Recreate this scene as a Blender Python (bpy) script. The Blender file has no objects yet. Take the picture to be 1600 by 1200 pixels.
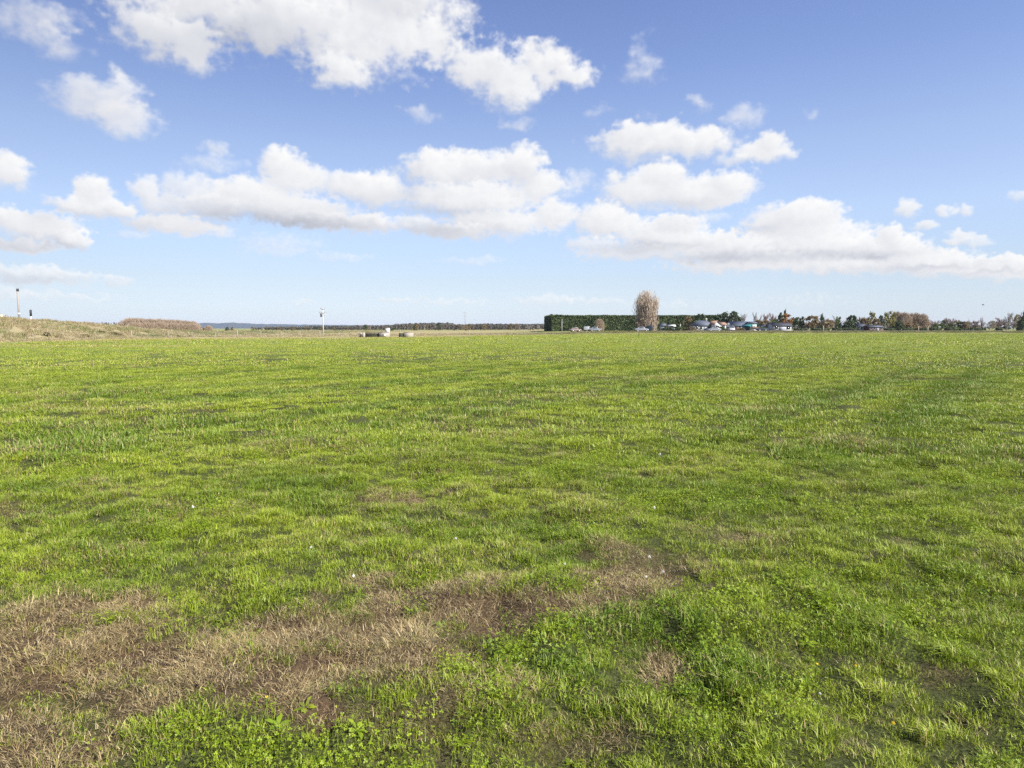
import bpy, math, random
import numpy as np
from mathutils import Vector

R = math.radians
random.seed(11)
scene = bpy.context.scene
COL = scene.collection

# ------------------------------------------------------------------ camera
F = 1062.0                       # focal length in pixels of the 1600 px wide photograph
PITCH = math.atan(87.0/F)        # the horizon stands 87 px above the middle of the picture
CAM_H = 1.6
cd = bpy.data.cameras.new('camera'); cam = bpy.data.objects.new('camera', cd); COL.objects.link(cam)
cam.location = (0, 0, CAM_H); cam.rotation_euler = (math.pi/2-PITCH, 0, 0)
cd.sensor_width = 36.0; cd.lens = 36.0*F/1600.0; cd.clip_start = .05; cd.clip_end = 30000
scene.camera = cam

# ------------------------------------------------------------------ light
SUN_EL, SUN_AZ = 36.0, 128.0     # azimuth clockwise from the view direction: behind the camera, to its right
SUN_STRENGTH, SKY_STRENGTH = 5.0, 0.063
ld = bpy.data.lights.new('sun', 'SUN'); sun = bpy.data.objects.new('sun', ld); COL.objects.link(sun)
ld.energy = SUN_STRENGTH; ld.angle = R(.53); ld.color = (1.0, .95, .87)
sv = Vector((math.sin(R(SUN_AZ))*math.cos(R(SUN_EL)), math.cos(R(SUN_AZ))*math.cos(R(SUN_EL)), math.sin(R(SUN_EL))))
sun.rotation_euler = sv.to_track_quat('Z', 'Y').to_euler(); sun.location = (0, 0, 50)
scene.view_settings.view_transform = 'Standard'; scene.view_settings.look = 'None'
scene.view_settings.exposure = 0.8; scene.view_settings.gamma = 1.0
scene.view_settings.use_curve_mapping = False
scene.cycles.max_bounces = 6; scene.cycles.diffuse_bounces = 3; scene.cycles.glossy_bounces = 2
scene.cycles.transmission_bounces = 4; scene.cycles.volume_bounces = 0; scene.cycles.transparent_max_bounces = 6
scene.cycles.use_denoising = False
scene.cycles.pixel_filter_type = 'BLACKMAN_HARRIS'; scene.cycles.filter_width = 1.5

# ------------------------------------------------------------------ noise and the map of the clouds
def px_dir(px, py):
    """unit direction of a photograph pixel, for knowing where in the sky a cloud stands"""
    u = (px-800.0)/F; v = (600.0-py)/F
    cp, sp = math.cos(PITCH), math.sin(PITCH)
    x, y, z = u, cp + v*sp, -sp + v*cp
    n = np.sqrt(x*x+y*y+z*z)
    return x/n, y/n, z/n
def px_azel(px, py):
    x, y, z = px_dir(px, py)
    return math.degrees(math.atan2(x, y)), math.degrees(math.asin(z))
_rng = np.random.RandomState(7)
_P = np.concatenate([_rng.permutation(512)]*2)
_G = _rng.uniform(0, 2*np.pi, 512); _GX = np.cos(_G); _GY = np.sin(_G)
def perlin(x, y, seed=0):
    x = np.asarray(x, float) + seed*17.37; y = np.asarray(y, float) + seed*9.71
    xi = np.floor(x).astype(np.int64); yi = np.floor(y).astype(np.int64)
    fx = x-xi; fy = y-yi
    u = fx**3*(fx*(fx*6-15)+10); v = fy**3*(fy*(fy*6-15)+10)
    def g(ix, iy, dx, dy):
        h = _P[(_P[ix & 511] + iy) & 511]
        return _GX[h]*dx + _GY[h]*dy
    a = g(xi, yi, fx, fy); b = g(xi+1, yi, fx-1, fy)
    c = g(xi, yi+1, fx, fy-1); d = g(xi+1, yi+1, fx-1, fy-1)
    return ((a+(b-a)*u) + ((c+(d-c)*u)-(a+(b-a)*u))*v)*1.5
def fbm(x, y, o=4, seed=0, gain=.5, billow=False):
    s = 0; a = 1; t = 0
    for k in range(o):
        n = perlin(x*2**k, y*2**k, seed+k*3)
        if billow: n = 1-2*np.abs(n)*1.3
        s = s+n*a; t += a; a *= gain
    return s/t
# cloud masses: photo px centre, radii, weight
CLOUDS = [(250,50,95,48),(300,-5,150,80),(460,-20,200,100),(300,75,70,42),(560,55,125,85),(440,40,110,62),(640,5,110,85),(655,62,80,48),(530,110,50,34),
 (760,112,82,50),(800,138,62,42),(860,98,58,36),(890,118,48,24),(810,193,30,12,.5),(655,178,34,16,.5),
 (55,35,85,42,.62),(105,65,45,28,.55),
 (150,155,85,36,.8),(185,135,34,26,.8),(195,185,58,36,.85),
 (1003,100,36,42,.5),(1090,162,26,10,.55),(1160,182,42,20,.6),(1268,182,12,9,.4),(930,178,16,13,.33),(1012,178,14,9,.3),
 (1020,222,105,34),(990,205,45,25),(1100,225,62,27),(1195,240,52,20),(1205,222,28,20),(1150,250,40,12,.7),
 (1005,297,72,36),(1040,275,42,24),(1085,302,78,32),(1145,290,46,26),(1110,310,60,20),
 (940,345,48,32),(965,352,42,24),
 (735,268,118,36),(820,258,38,36),(672,262,48,30),(735,312,135,30),(775,350,100,24),(715,362,62,14),(868,338,38,28),(845,292,52,28),(648,352,34,20,.9),(905,280,30,18,.5),
 (430,254,36,30),(462,278,66,32),(590,300,52,34),(545,290,50,26),(395,306,92,30),(455,328,110,28),(572,350,62,18),(500,346,90,16),(300,296,62,26,.8),(228,300,24,26,.9),(265,322,56,24,.85),(330,325,60,26,.9),(268,352,74,16),(318,357,56,13,.9),(350,330,60,18,.7),(440,378,80,16,.4),(205,365,40,8,.5),
 (145,296,32,28),(142,325,66,20),(188,332,26,14),(100,318,32,13,.7),
 (60,356,84,26),(10,342,52,22),(112,375,38,19),(30,384,76,13),
 (16,268,40,33),
 (1040,372,80,34),(1060,350,42,18),(930,383,55,15,.8),(1000,397,110,14,.9),(1120,388,90,28),(1240,345,88,32),(1262,335,62,22),(1250,378,135,36),(1340,398,90,30),(1200,412,170,17),(1394,370,24,20),(1400,395,62,28),(1460,412,90,22),(1560,420,100,20),(1090,342,50,12,.6),(1550,405,70,6,.7),(1330,415,120,16),
 (1420,325,20,19,.9),(1477,330,17,9,.8),(1507,329,15,12,.8),(1447,355,25,10,.85),(1495,373,26,12,.85),(1522,380,30,8,.7),(1590,308,24,8,.6),
 (55,432,115,17,.75),(182,441,30,9,.6),(0,457,66,14,.5),(80,464,120,8,.45),(340,235,26,13,.55),(330,258,56,15,.5),(430,392,70,12,.45),(530,402,60,8,.42),(740,408,60,7,.45),(850,470,60,10,.5),(930,472,70,8,.45),(470,474,26,4,.5),(620,470,38,5,.5),(700,472,70,5,.45),(1040,478,60,10,.3),(1240,470,90,10,.25)]
# places where the cloud is deep and its base dark
DEEP = [(400,45,110,45,.55),(250,80,90,45,.35),(360,75,70,25,.4),(620,5,60,30,.4),(760,110,60,25,.25),(160,165,70,30,.3),(60,40,80,40,.35),
 (390,342,120,16,.8),(500,352,90,10,.6),(330,320,60,14,.3),(530,320,60,14,.35),(690,332,90,7,.7),(690,360,90,12,.7),(640,290,18,25,.35),(780,270,50,18,.25),(620,305,40,10,.3),
 (60,385,90,9,.8),(70,342,30,14,.5),(20,372,60,6,.4),(130,338,60,8,.25),(200,352,40,10,.3),
 (1010,388,85,9,.8),(1130,400,60,8,.3),(1220,402,170,8,.75),(1350,402,50,5,.6),(1450,418,90,4,.55),(1180,358,40,7,.45),(1060,318,60,7,.25),(1010,240,60,7,.25),(1560,425,60,3,.4),(55,436,110,8,.6)]
def make_sky_map(W=1920, H=640, AZ=60.0, EL=40.0):
    az = np.linspace(-AZ, AZ, W)[None, :].repeat(H, 0)
    el = np.linspace(-0.5, EL, H)[:, None].repeat(W, 1)
    ws = [np.clip((el-lo)/4+.5, 0, 1)*np.clip((hi-el)/4+.5, 0, 1) for lo, hi in ((9, 99), (4, 17), (-9, 11))]
    wt = ws[0]+ws[1]+ws[2]
    def bands(fn):                                # billows look smaller low down, where clouds are further off
        return sum(fn(f)*w for f, w in zip((.42, .62, .95), ws))/wt
    wx = bands(lambda f: fbm(az*f, el*f*1.2, 5, 11))
    wy = bands(lambda f: fbm(az*f, el*f*1.2, 5, 23))
    puff = bands(lambda f: fbm(az*f*1.3, el*f*1.7, 4, 31, .5, True))
    fine = bands(lambda f: fbm(az*f*2.4, el*f*3.2, 5, 41, .62))
    big = fbm(az*.09, el*.16, 4, 5)
    amp = .55 + .045*np.clip(el, 0, 25)
    A = az + wx*amp*1.5; E = el + wy*amp*.9
    blobs = [(b[0], b[1], b[2], b[3], b[4] if len(b) > 4 else 1.0) for b in CLOUDS]
    blobs.sort(key=lambda b: -b[2]*b[3])
    lum = np.full(az.shape, .93); alpha = np.zeros(az.shape)
    def box(px, py, rx, ry):
        a0, e0 = px_azel(px, py)
        ra = (px_azel(px+rx, py)[0]-px_azel(px-rx, py)[0])/2
        re = (px_azel(px, py-ry)[1]-px_azel(px, py+ry)[1])/2
        i0 = int(np.clip((a0-ra*1.8+AZ)/(2*AZ)*W-16, 0, W)); i1 = int(np.clip((a0+ra*1.8+AZ)/(2*AZ)*W+16, 0, W))
        j0 = int(np.clip((e0-re*2.2+.5)/(EL+.5)*H-16, 0, H)); j1 = int(np.clip((e0+re*2.2+.5)/(EL+.5)*H+16, 0, H))
        return a0, e0, ra, re, (slice(j0, j1), slice(i0, i1))
    for k, (px, py, rx, ry, w) in enumerate(blobs):
        a0, e0, ra, re, sl = box(px, py, rx, ry)
        dx = (A[sl]-a0)/ra; dy = (E[sl]-e0)/re
        r = np.sqrt(dx*dx+dy*dy)
        small = np.clip(re/1.2, .35, 1)
        D = 1-r + (puff[sl]*.20+fine[sl]*.36)*(.6+.6*np.clip(r, 0, 1))*(1.4-.4*small)
        up = np.clip(dy*.5+.5, 0, 1)
        soft = .26+.40*(1-up)+.014*np.clip(el[sl], 0, 25)+(1-w)*.7
        a = np.clip((D+.06)/soft, 0, 1); a = a*a*(3-2*a)
        a = a*np.clip(w*1.15-.15+(1-w)*fine[sl]*.9, 0, 1)
        side = np.clip((dx*.55+dy*.85)*.5+.5, 0, 1)
        l = .775+.225*side**.8+puff[sl]*.04
        ka = a*(.86 if re > .9 else .93)
        ka = np.where(alpha[sl] > .02, ka, 1)
        lum[sl] = lum[sl]*(1-ka)+l*ka
        alpha[sl] = 1-(1-alpha[sl])*(1-a)
    for b in DEEP:
        px, py, rx, ry, w = b
        a0, e0, ra, re, sl = box(px, py, rx, ry)
        dx = (A[sl]-a0)/ra; dy = (E[sl]-e0)/re
        lum[sl] -= .18*w*np.exp(-(dx*dx+dy*dy)*.9)*np.clip(1+puff[sl]*.5, .3, 1.4)
    # more clouds of the same kind in the rest of the sky
    out = np.clip((np.abs(az)-41)/6, 0, 1) + np.clip((el-27)/4, 0, 1)*.6
    a = np.clip((big*1.8+fine*.2-.05)/.3, 0, 1)*np.clip(out, 0, 1)*np.clip((el-3)/4, 0, 1)
    alpha = np.maximum(alpha, a)
    edge = np.clip(1-alpha, 0, 1)
    lum = lum + .03*edge*(el < 14)
    return az, el, np.clip(lum, .55, 1.0), alpha

# ------------------------------------------------------------------ world: Nishita sky with cumulus clouds at infinity
def nd(nt, kind, **kw):
    n = nt.nodes.new(kind)
    for k, v in kw.items():
        if k in ('inp',):
            for i, val in v.items(): n.inputs[i].default_value = val
        else: setattr(n, k, v)
    return n
def link(nt, a, b): nt.links.new(a, b)

def build_world():
    AZ, EL = 60.0, 40.0
    az, el, lum, alpha = make_sky_map(AZ=AZ, EL=EL)
    H, W = lum.shape
    px = np.ones((H, W, 4), np.float32); px[..., 0] = lum; px[..., 1] = alpha; px[..., 2] = 0
    img = bpy.data.images.new('cloud_map', W, H, alpha=False, float_buffer=True)
    img.colorspace_settings.name = 'Non-Color'
    img.pixels.foreach_set(px.ravel()); img.update(); img.pack()
    w = bpy.data.worlds.new('World'); scene.world = w; w.use_nodes = True
    nt = w.node_tree; nt.nodes.clear()
    sky = nd(nt, 'ShaderNodeTexSky', sky_type='NISHITA', sun_disc=False, sun_elevation=R(SUN_EL), sun_rotation=R(SUN_AZ),
             altitude=0, air_density=SKY_AIR, dust_density=SKY_DUST, ozone_density=SKY_OZONE)
    tc = nd(nt, 'ShaderNodeTexCoord'); sep = nd(nt, 'ShaderNodeSeparateXYZ'); link(nt, tc.outputs['Generated'], sep.inputs[0])
    def math_(op, a, b=None):
        n = nd(nt, 'ShaderNodeMath', operation=op)
        for i, v in enumerate((a, b)):
            if v is None: continue
            if isinstance(v, (int, float)): n.inputs[i].default_value = v
            else: link(nt, v, n.inputs[i])
        return n.outputs[0]
    azn = math_('ARCTAN2', sep.outputs['X'], sep.outputs['Y'])
    eln = math_('ARCSINE', sep.outputs['Z'])
    u = math_('ADD', math_('DIVIDE', azn, 2*R(AZ)), .5)
    v = math_('DIVIDE', math_('ADD', eln, R(.5)), R(EL+.5))
    comb = nd(nt, 'ShaderNodeCombineXYZ'); link(nt, u, comb.inputs[0]); link(nt, v, comb.inputs[1])
    tex = nd(nt, 'ShaderNodeTexImage', image=img, extension='CLIP', interpolation='Cubic'); link(nt, comb.outputs[0], tex.inputs[0])
    s2 = nd(nt, 'ShaderNodeSeparateColor'); link(nt, tex.outputs['Color'], s2.inputs[0])
    ramp = nd(nt, 'ShaderNodeValToRGB'); link(nt, s2.outputs[0], ramp.inputs[0])
    cr = ramp.color_ramp
    cr.elements[0].position = .62; cr.elements[0].color = (.48, .505, .575, 1)
    cr.elements[1].position = 1.0; cr.elements[1].color = (1.0, 1.0, 1.0, 1)
    e = cr.elements.new(.82); e.color = (.745, .76, .81, 1)
    sc_ = nd(nt, 'ShaderNodeVectorMath', operation='SCALE'); link(nt, ramp.outputs[0], sc_.inputs[0]); sc_.inputs['Scale'].default_value = .5743/SKY_STRENGTH
    gr = nd(nt, 'ShaderNodeValToRGB'); link(nt, math_('DIVIDE', eln, R(30)), gr.inputs[0])       # clarity of the air with elevation
    for k, (e_, c) in enumerate(SKY_GRADE):
        el_ = gr.color_ramp.elements[k] if k < 2 else gr.color_ramp.elements.new(e_/30)
        el_.position = e_/30; el_.color = tuple(v/2.5 for v in c)+(1,)
    gs = nd(nt, 'ShaderNodeVectorMath', operation='SCALE'); link(nt, gr.outputs[0], gs.inputs[0]); gs.inputs['Scale'].default_value = 2.5
    tint = nd(nt, 'ShaderNodeMix', data_type='RGBA', blend_type='MULTIPLY'); tint.inputs[0].default_value = 1
    link(nt, sky.outputs[0], tint.inputs[6]); link(nt, gs.outputs[0], tint.inputs[7])
    az_f = math_('MINIMUM', math_('MAXIMUM', math_('ADD', math_('MULTIPLY', azn, .36), 1.01), .78), 1.13)   # the photograph's sky is deeper to the left
    azs = nd(nt, 'ShaderNodeVectorMath', operation='SCALE'); link(nt, tint.outputs[2], azs.inputs[0]); link(nt, az_f, azs.inputs['Scale'])
    mx = nd(nt, 'ShaderNodeMix', data_type='RGBA'); link(nt, s2.outputs[1], mx.inputs[0])
    link(nt, azs.outputs[0], mx.inputs[6]); link(nt, sc_.outputs[0], mx.inputs[7])
    bg = nd(nt, 'ShaderNodeBackground'); bg.inputs['Strength'].default_value = SKY_STRENGTH; link(nt, mx.outputs[2], bg.inputs[0])
    out = nd(nt, 'ShaderNodeOutputWorld'); link(nt, bg.outputs[0], out.inputs[0])
    w.cycles.sampling_method = 'MANUAL'; w.cycles.sample_map_resolution = 1024
SKY_AIR, SKY_DUST, SKY_OZONE = 1.0, 0.2, 4.0
SKY_GRADE = [(0, (.98, 1.1, 1.72)), (25, (1.62, 1.38, 1.55)), (1, (1.02, 1.1, 1.50)), (2.5, (1.18, 1.12, 1.33)), (4, (1.32, 1.17, 1.26)),
             (9, (1.85, 1.5, 1.46)), (14, (1.98, 1.58, 1.52)), (20, (1.74, 1.46, 1.56))]
build_world()

# ------------------------------------------------------------------ materials
def new_mat(name):
    m = bpy.data.materials.new(name); m.use_nodes = True; nt = m.node_tree; nt.nodes.clear()
    out = nd(nt, 'ShaderNodeOutputMaterial'); return m, nt, out
def mixc(nt, fac, a, b, blend='MIX'):
    n = nd(nt, 'ShaderNodeMix', data_type='RGBA', blend_type=blend)
    for i, v in ((0, fac), (6, a), (7, b)):
        if isinstance(v, (int, float)): n.inputs[i].default_value = v
        elif isinstance(v, tuple): n.inputs[i].default_value = v+(1,) if len(v) == 3 else v
        else: link(nt, v, n.inputs[i])
    return n.outputs[2]
def mth(nt, op, a, b=0.0, clamp=False):
    n = nd(nt, 'ShaderNodeMath', operation=op); n.use_clamp = clamp
    for i, v in enumerate((a, b)):
        if isinstance(v, (int, float)): n.inputs[i].default_value = v
        else: link(nt, v, n.inputs[i])
    return n.outputs[0]
def attr(nt, name, kind='GEOMETRY'):
    return nd(nt, 'ShaderNodeAttribute', attribute_name=name, attribute_type=kind)
def noise(nt, scale, detail=3, rough=.5, coord=None):
    n = nd(nt, 'ShaderNodeTexNoise'); n.inputs['Scale'].default_value = scale; n.inputs['Detail'].default_value = detail
    n.inputs['Roughness'].default_value = rough
    if coord is None: coord = nd(nt, 'ShaderNodeNewGeometry').outputs['Position']
    link(nt, coord, n.inputs['Vector']); return n
def blade_mat(name, lite, deep, dry, transl=.3, tipc=None):
    """grass: tint (per tuft) runs light to deep, dry (per tuft) and a few single blades straw"""
    m, nt, out = new_mat(name)
    bc = attr(nt, 'bc').outputs['Fac']; dr = attr(nt, 'bdry').outputs['Fac']
    ti = attr(nt, 'tint', 'INSTANCER').outputs['Fac']; di = attr(nt, 'dry', 'INSTANCER').outputs['Fac']
    f = mth(nt, 'ADD', mth(nt, 'MULTIPLY', bc, .55), mth(nt, 'MULTIPLY', ti, .75), True)
    c = mixc(nt, f, lite, deep)
    fd = mth(nt, 'LESS_THAN', dr, di)
    dry2 = tuple(v*.55 for v in dry)
    c = mixc(nt, fd, c, mixc(nt, bc, dry, dry2))
    p = nd(nt, 'ShaderNodeBsdfPrincipled'); link(nt, c, p.inputs['Base Color']); p.inputs['Roughness'].default_value = .48
    p.inputs['Specular IOR Level'].default_value = .45
    t = nd(nt, 'ShaderNodeBsdfTranslucent'); link(nt, mixc(nt, .35, c, (.25, .34, .02)), t.inputs[0])
    mx = nd(nt, 'ShaderNodeMixShader'); mx.inputs[0].default_value = transl
    link(nt, p.outputs[0], mx.inputs[1]); link(nt, t.outputs[0], mx.inputs[2]); link(nt, mx.outputs[0], out.inputs[0])
    return m
def leaf_mat(name, a, b, transl=.2, rough=.6):
    m, nt, out = new_mat(name)
    bc = attr(nt, 'bc').outputs['Fac']; c = mixc(nt, bc, a, b)
    p = nd(nt, 'ShaderNodeBsdfPrincipled'); link(nt, c, p.inputs['Base Color']); p.inputs['Roughness'].default_value = rough
    p.inputs['Specular IOR Level'].default_value = .3
    t = nd(nt, 'ShaderNodeBsdfTranslucent'); link(nt, c, t.inputs[0])
    mx = nd(nt, 'ShaderNodeMixShader'); mx.inputs[0].default_value = transl
    link(nt, p.outputs[0], mx.inputs[1]); link(nt, t.outputs[0], mx.inputs[2]); link(nt, mx.outputs[0], out.inputs[0])
    return m
def flat_mat(name, c, rough=.7, var=.18, scale=3.0, metal=0.0, spec=.3):
    m, nt, out = new_mat(name)
    n = noise(nt, scale, 4, .6)
    col = mixc(nt, n.outputs[0], tuple(v*(1-var) for v in c), tuple(min(1, v*(1+var)) for v in c))
    p = nd(nt, 'ShaderNodeBsdfPrincipled'); link(nt, col, p.inputs['Base Color']); p.inputs['Roughness'].default_value = rough
    p.inputs['Metallic'].default_value = metal; p.inputs['Specular IOR Level'].default_value = spec
    link(nt, p.outputs[0], out.inputs[0]); return m

# ------------------------------------------------------------------ geometry helpers
class Geo:
    def __init__(s): s.V = []; s.F = []; s.n = 0; s.B = []; s.D = []
    def add(s, V, F, bc=0.5, bd=1.0):
        V = np.asarray(V, float).reshape(-1, 3)
        for f in (F if isinstance(F, (list, tuple)) and len(F) and isinstance(F[0], np.ndarray) and F[0].ndim == 2 else [np.asarray(F)]):
            s.F.append(f+s.n)
        s.V.append(V); s.n += len(V)
        s.B.append(np.broadcast_to(np.asarray(bc, float), (len(V),))); s.D.append(np.broadcast_to(np.asarray(bd, float), (len(V),)))
        return s
    def merge(s, g):
        for f in g.F: s.F.append(f+s.n)
        s.V += g.V; s.B += g.B; s.D += g.D; s.n += g.n
    def mesh(s, name, mat, smooth=False):
        me = bpy.data.meshes.new(name)
        V = np.concatenate(s.V); me.vertices.add(len(V)); me.vertices.foreach_set('co', V.astype(np.float32).ravel())
        loops = np.concatenate([f.ravel() for f in s.F]).astype(np.int32)
        sizes = np.concatenate([np.full(len(f), f.shape[1]) for f in s.F])
        me.loops.add(len(loops)); me.loops.foreach_set('vertex_index', loops)
        me.polygons.add(len(sizes)); me.polygons.foreach_set('loop_start', np.concatenate([[0], np.cumsum(sizes)[:-1]]).astype(np.int32))
        me.update(calc_edges=True)
        for nm, src in (('bc', s.B), ('bdry', s.D)):
            a = me.attributes.new(nm, 'FLOAT', 'POINT'); a.data.foreach_set('value', np.concatenate(src).astype(np.float32))
        if smooth: me.polygons.foreach_set('use_smooth', np.ones(len(sizes), bool))
        me.materials.append(mat); me.validate(); return me
BOXF = np.array([[0,3,2,1],[4,5,6,7],[0,1,5,4],[1,2,6,5],[2,3,7,6],[3,0,4,7]])
def box(g, x0, x1, y0, y1, z0, z1, bc=.5):
    g.add([(x0,y0,z0),(x1,y0,z0),(x1,y1,z0),(x0,y1,z0),(x0,y0,z1),(x1,y0,z1),(x1,y1,z1),(x0,y1,z1)], BOXF, bc); return g
def tube(g, p0, p1, r0, r1, n=7, bc=.5, caps=True):
    p0 = np.array(p0, float); p1 = np.array(p1, float); d = p1-p0; d /= np.linalg.norm(d)+1e-9
    a = np.cross(d, (0, 0, 1) if abs(d[2]) < .9 else (1, 0, 0)); a /= np.linalg.norm(a); b = np.cross(d, a)
    t = np.arange(n)*2*np.pi/n; c = np.outer(np.cos(t), a)+np.outer(np.sin(t), b)
    V = np.concatenate([p0+c*r0, p1+c*r1]); i = np.arange(n); j = (i+1) % n
    F = [np.stack([i, i+n, j+n, j], 1)]
    if caps: F += [np.arange(n)[None, :], (np.arange(n)[::-1]+n)[None, :]]
    g.add(V, F, bc); return g
def prism(g, prof, y0, y1, bc=.5):
    """profile of (x, z) points swept along y"""
    n = len(prof); V = [(x, y0, z) for x, z in prof]+[(x, y1, z) for x, z in prof]
    i = np.arange(n); j = (i+1) % n
    g.add(V, [np.stack([i, j, j+n, i+n], 1), np.arange(n)[::-1][None, :], (np.arange(n)+n)[None, :]], bc); return g
def cards(g, P, size, rng, bc, up=0.0, aspect=1.0, tri=False):
    """small leaf sized faces at the points P, turned every way"""
    n = len(P); N = rng.normal(size=(n, 3)); N[:, 2] += up; N /= np.linalg.norm(N, axis=1)[:, None]
    A = np.cross(N, rng.normal(size=(n, 3))); A /= np.linalg.norm(A, axis=1)[:, None]; B = np.cross(N, A)
    s = (size*rng.uniform(.6, 1.3, n))[:, None]
    A = A*s*aspect; B = B*s
    if tri:
        V = np.stack([P-A*.5-B*.4, P+A*.5-B*.4, P+B*.7], 1).reshape(-1, 3); F = np.arange(3*n).reshape(n, 3)
        g.add(V, F, np.repeat(bc, 3)); return g
    V = np.stack([P-A*.5-B*.5, P+A*.5-B*.35, P+A*.4+B*.5, P-A*.35+B*.45], 1).reshape(-1, 3); F = np.arange(4*n).reshape(n, 4)
    g.add(V, F, np.repeat(bc, 4)); return g
def obj(name, data, parent=None, loc=None):
    o = bpy.data.objects.new(name, data); COL.objects.link(o)
    if parent is not None: o.parent = parent
    if loc is not None: o.location = loc
    return o
def tag(o, label=None, cat=None, group=None, kind=None):
    if label: o['label'] = label
    if cat: o['category'] = cat
    if group: o['group'] = group
    if kind: o['kind'] = kind
    return o
def thing(name, label, cat, loc, rz=0, group=None):
    o = obj(name, None, None, loc); o.rotation_euler = (0, 0, rz); o.empty_display_size = .3
    return tag(o, label, cat, group)
def part(name, g, mat, parent, smooth=False, label=None):
    o = obj(name, g.mesh(name, mat, smooth), parent)
    if label: o['label'] = label
    return o
def dup(root, loc, rz=0, scale=(1, 1, 1), label=None, group=None, name=None):
    r = root.copy(); COL.objects.link(r); r.location = loc; r.rotation_euler = (0, 0, rz); r.scale = scale
    if name: r.name = name
    if label: r['label'] = label
    if group: r['group'] = group
    elif 'group' in r: del r['group']
    for ch in list(root.children):
        c = ch.copy(); COL.objects.link(c); c.parent = r
        for gg in list(ch.children):
            d = gg.copy(); COL.objects.link(d); d.parent = c
    return r

# ------------------------------------------------------------------ where things stand
def X_at(px, Y): return (px-800.0)/F*Y/math.cos(PITCH)*1.0 if False else (px-800.0)/F*(Y*math.cos(PITCH))
def Z_at(py, Y): return CAM_H + Y*math.tan(math.atan((600.0-py)/F)-PITCH)
def proj(x, y, z):
    """photograph pixel of world points, to learn which of the photo's patches a point of the field belongs to"""
    cp, sp = math.cos(PITCH), math.sin(PITCH); dz = z-CAM_H
    d = np.maximum(y*cp-dz*sp, .05); v = y*sp+dz*cp
    return 800+F*x/d, 600-F*v/d
BX = np.array([-400, -62, -60, -56, -43, -27, -7, 8, 38, 100, 160, 400]); BY = np.array([40, 60, 100, 107, 114, 121, 148, 170, 200, 212, 213, 216])
def yb(x): return np.interp(x, BX, BY)
def sstep(t): t = np.clip(t, 0, 1); return t*t*(3-2*t)
def ridge_s(x, y): return x*.785-y*.62            # distance across the wheel tracks
RUTS = [(-2.0, .42, 1.0), (-3.9, .38, 1.0), (-8.8, .45, .8), (-10.8, .42, .8), (1.6, .4, .35), (-15.2, .55, .5), (-17.8, .5, .45), (-23, .6, .35)]
HOLLOWS = [(650, 742, 34, 12, .09), (600, 775, 60, 13, .05), (700, 780, 30, 8, .05), (45, 768, 40, 10, .07), (780, 762, 26, 9, .06), (330, 662, 55, 8, .08),
           (1130, 678, 25, 5, .07), (1320, 708, 28, 6, .06), (1370, 706, 26, 6, .06), (1445, 728, 20, 7, .06), (215, 838, 26, 10, .07), (520, 1045, 40, 18, .08),
           (745, 1010, 30, 12, .06), (500, 1130, 30, 24, .09), (1065, 1030, 40, 20, .08), (1225, 1090, 34, 22, .08), (690, 1130, 40, 20, .06), (1110, 1110, 60, 40, .05),
           (60, 1100, 50, 18, .06), (1010, 998, 60, 12, .05), (300, 1040, 70, 12, .05), (1480, 1120, 60, 20, .06), (870, 880, 40, 12, .05), (1340, 1000, 40, 14, .05)]
HOL = []
for (px_, py_, rx_, ry_, dep_) in HOLLOWS:
    Yh = CAM_H/math.tan(PITCH-math.atan((600.0-py_)/F)); y2 = CAM_H/math.tan(PITCH-math.atan((600.0-py_+ry_)/F)); y1 = CAM_H/math.tan(PITCH-math.atan((600.0-py_-ry_)/F))
    dpt = Yh*math.cos(PITCH)+CAM_H*math.sin(PITCH)
    HOL.append(((px_-800)/F*dpt, Yh, rx_/F*dpt, max(.05, (y2-y1)/2), dep_))
def field_h(x, y):
    """height of the soil"""
    x = np.asarray(x, float); y = np.asarray(y, float)
    r = np.hypot(x, y)
    h = fbm(x*.28, y*.28, 3, 3)*.055 + perlin(x*1.1, y*1.1, 9)*.045 + perlin(x*2.6, y*2.6, 13)*.045*np.clip(2.2-r/12, 0, 1) + perlin(x*6.5, y*6.5, 14)*.020*np.clip(2-r/8, 0, 1)
    h = h + fbm(x*.05, y*.05, 2, 51)*.10*np.clip((r-10)/30, 0, 1)
    s = ridge_s(x, y)+perlin(x*.05, y*.05, 77)*.25
    for c, w, k in RUTS: h = h - .07*k*np.exp(-((s-c)/w)**2)*np.clip((y-8)/8, 0, 1)
    for cx, cy, rx, ry, dep in HOL:
        h = h - dep*np.exp(-((x-cx)/rx)**2-((y-cy)/ry)**2)
    raise_ = sstep((x+2)/34)*sstep((y-yb(x))/4)*.6
    fade = 1-sstep((y-yb(x)+3)/6)*.8
    h = h*fade + raise_
    return h

DRYP = [(90,1175,130,45,.85),(10,1120,60,40,.9),(230,1110,70,26,.8),(150,1010,220,66,1),(40,1100,120,60,1),(40,960,70,26,.8),(330,1045,200,62,1),(560,985,210,62,1),(760,950,185,38,.9),(950,918,120,26,.75),(1050,890,70,20,.5),(410,1120,80,40,.8),
        (170,945,90,24,.9),(600,1050,120,40,.8),(700,1080,130,30,.55),(640,1130,160,50,.35),(1000,870,60,12,.45),(1170,845,60,14,.3),(800,1080,90,40,.4),(1050,1040,30,26,.9),(1235,1100,24,18,.5),
        (640,772,60,8,.45),(590,780,34,7,.5),(740,768,24,5,.3),(5,790,14,10,.5),(215,850,20,9,.5),(20,700,60,12,.35),(1480,1060,40,16,.35),(900,1150,60,20,.3),
        (330,800,80,14,.3),(470,700,100,10,.3),(860,620,120,6,.35),(160,640,120,9,.45),(1000,590,160,5,.3),(1190,640,60,6,.35),(60,615,90,8,.3),(1300,690,70,8,.4),(590,900,22,8,.6)]
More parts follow.
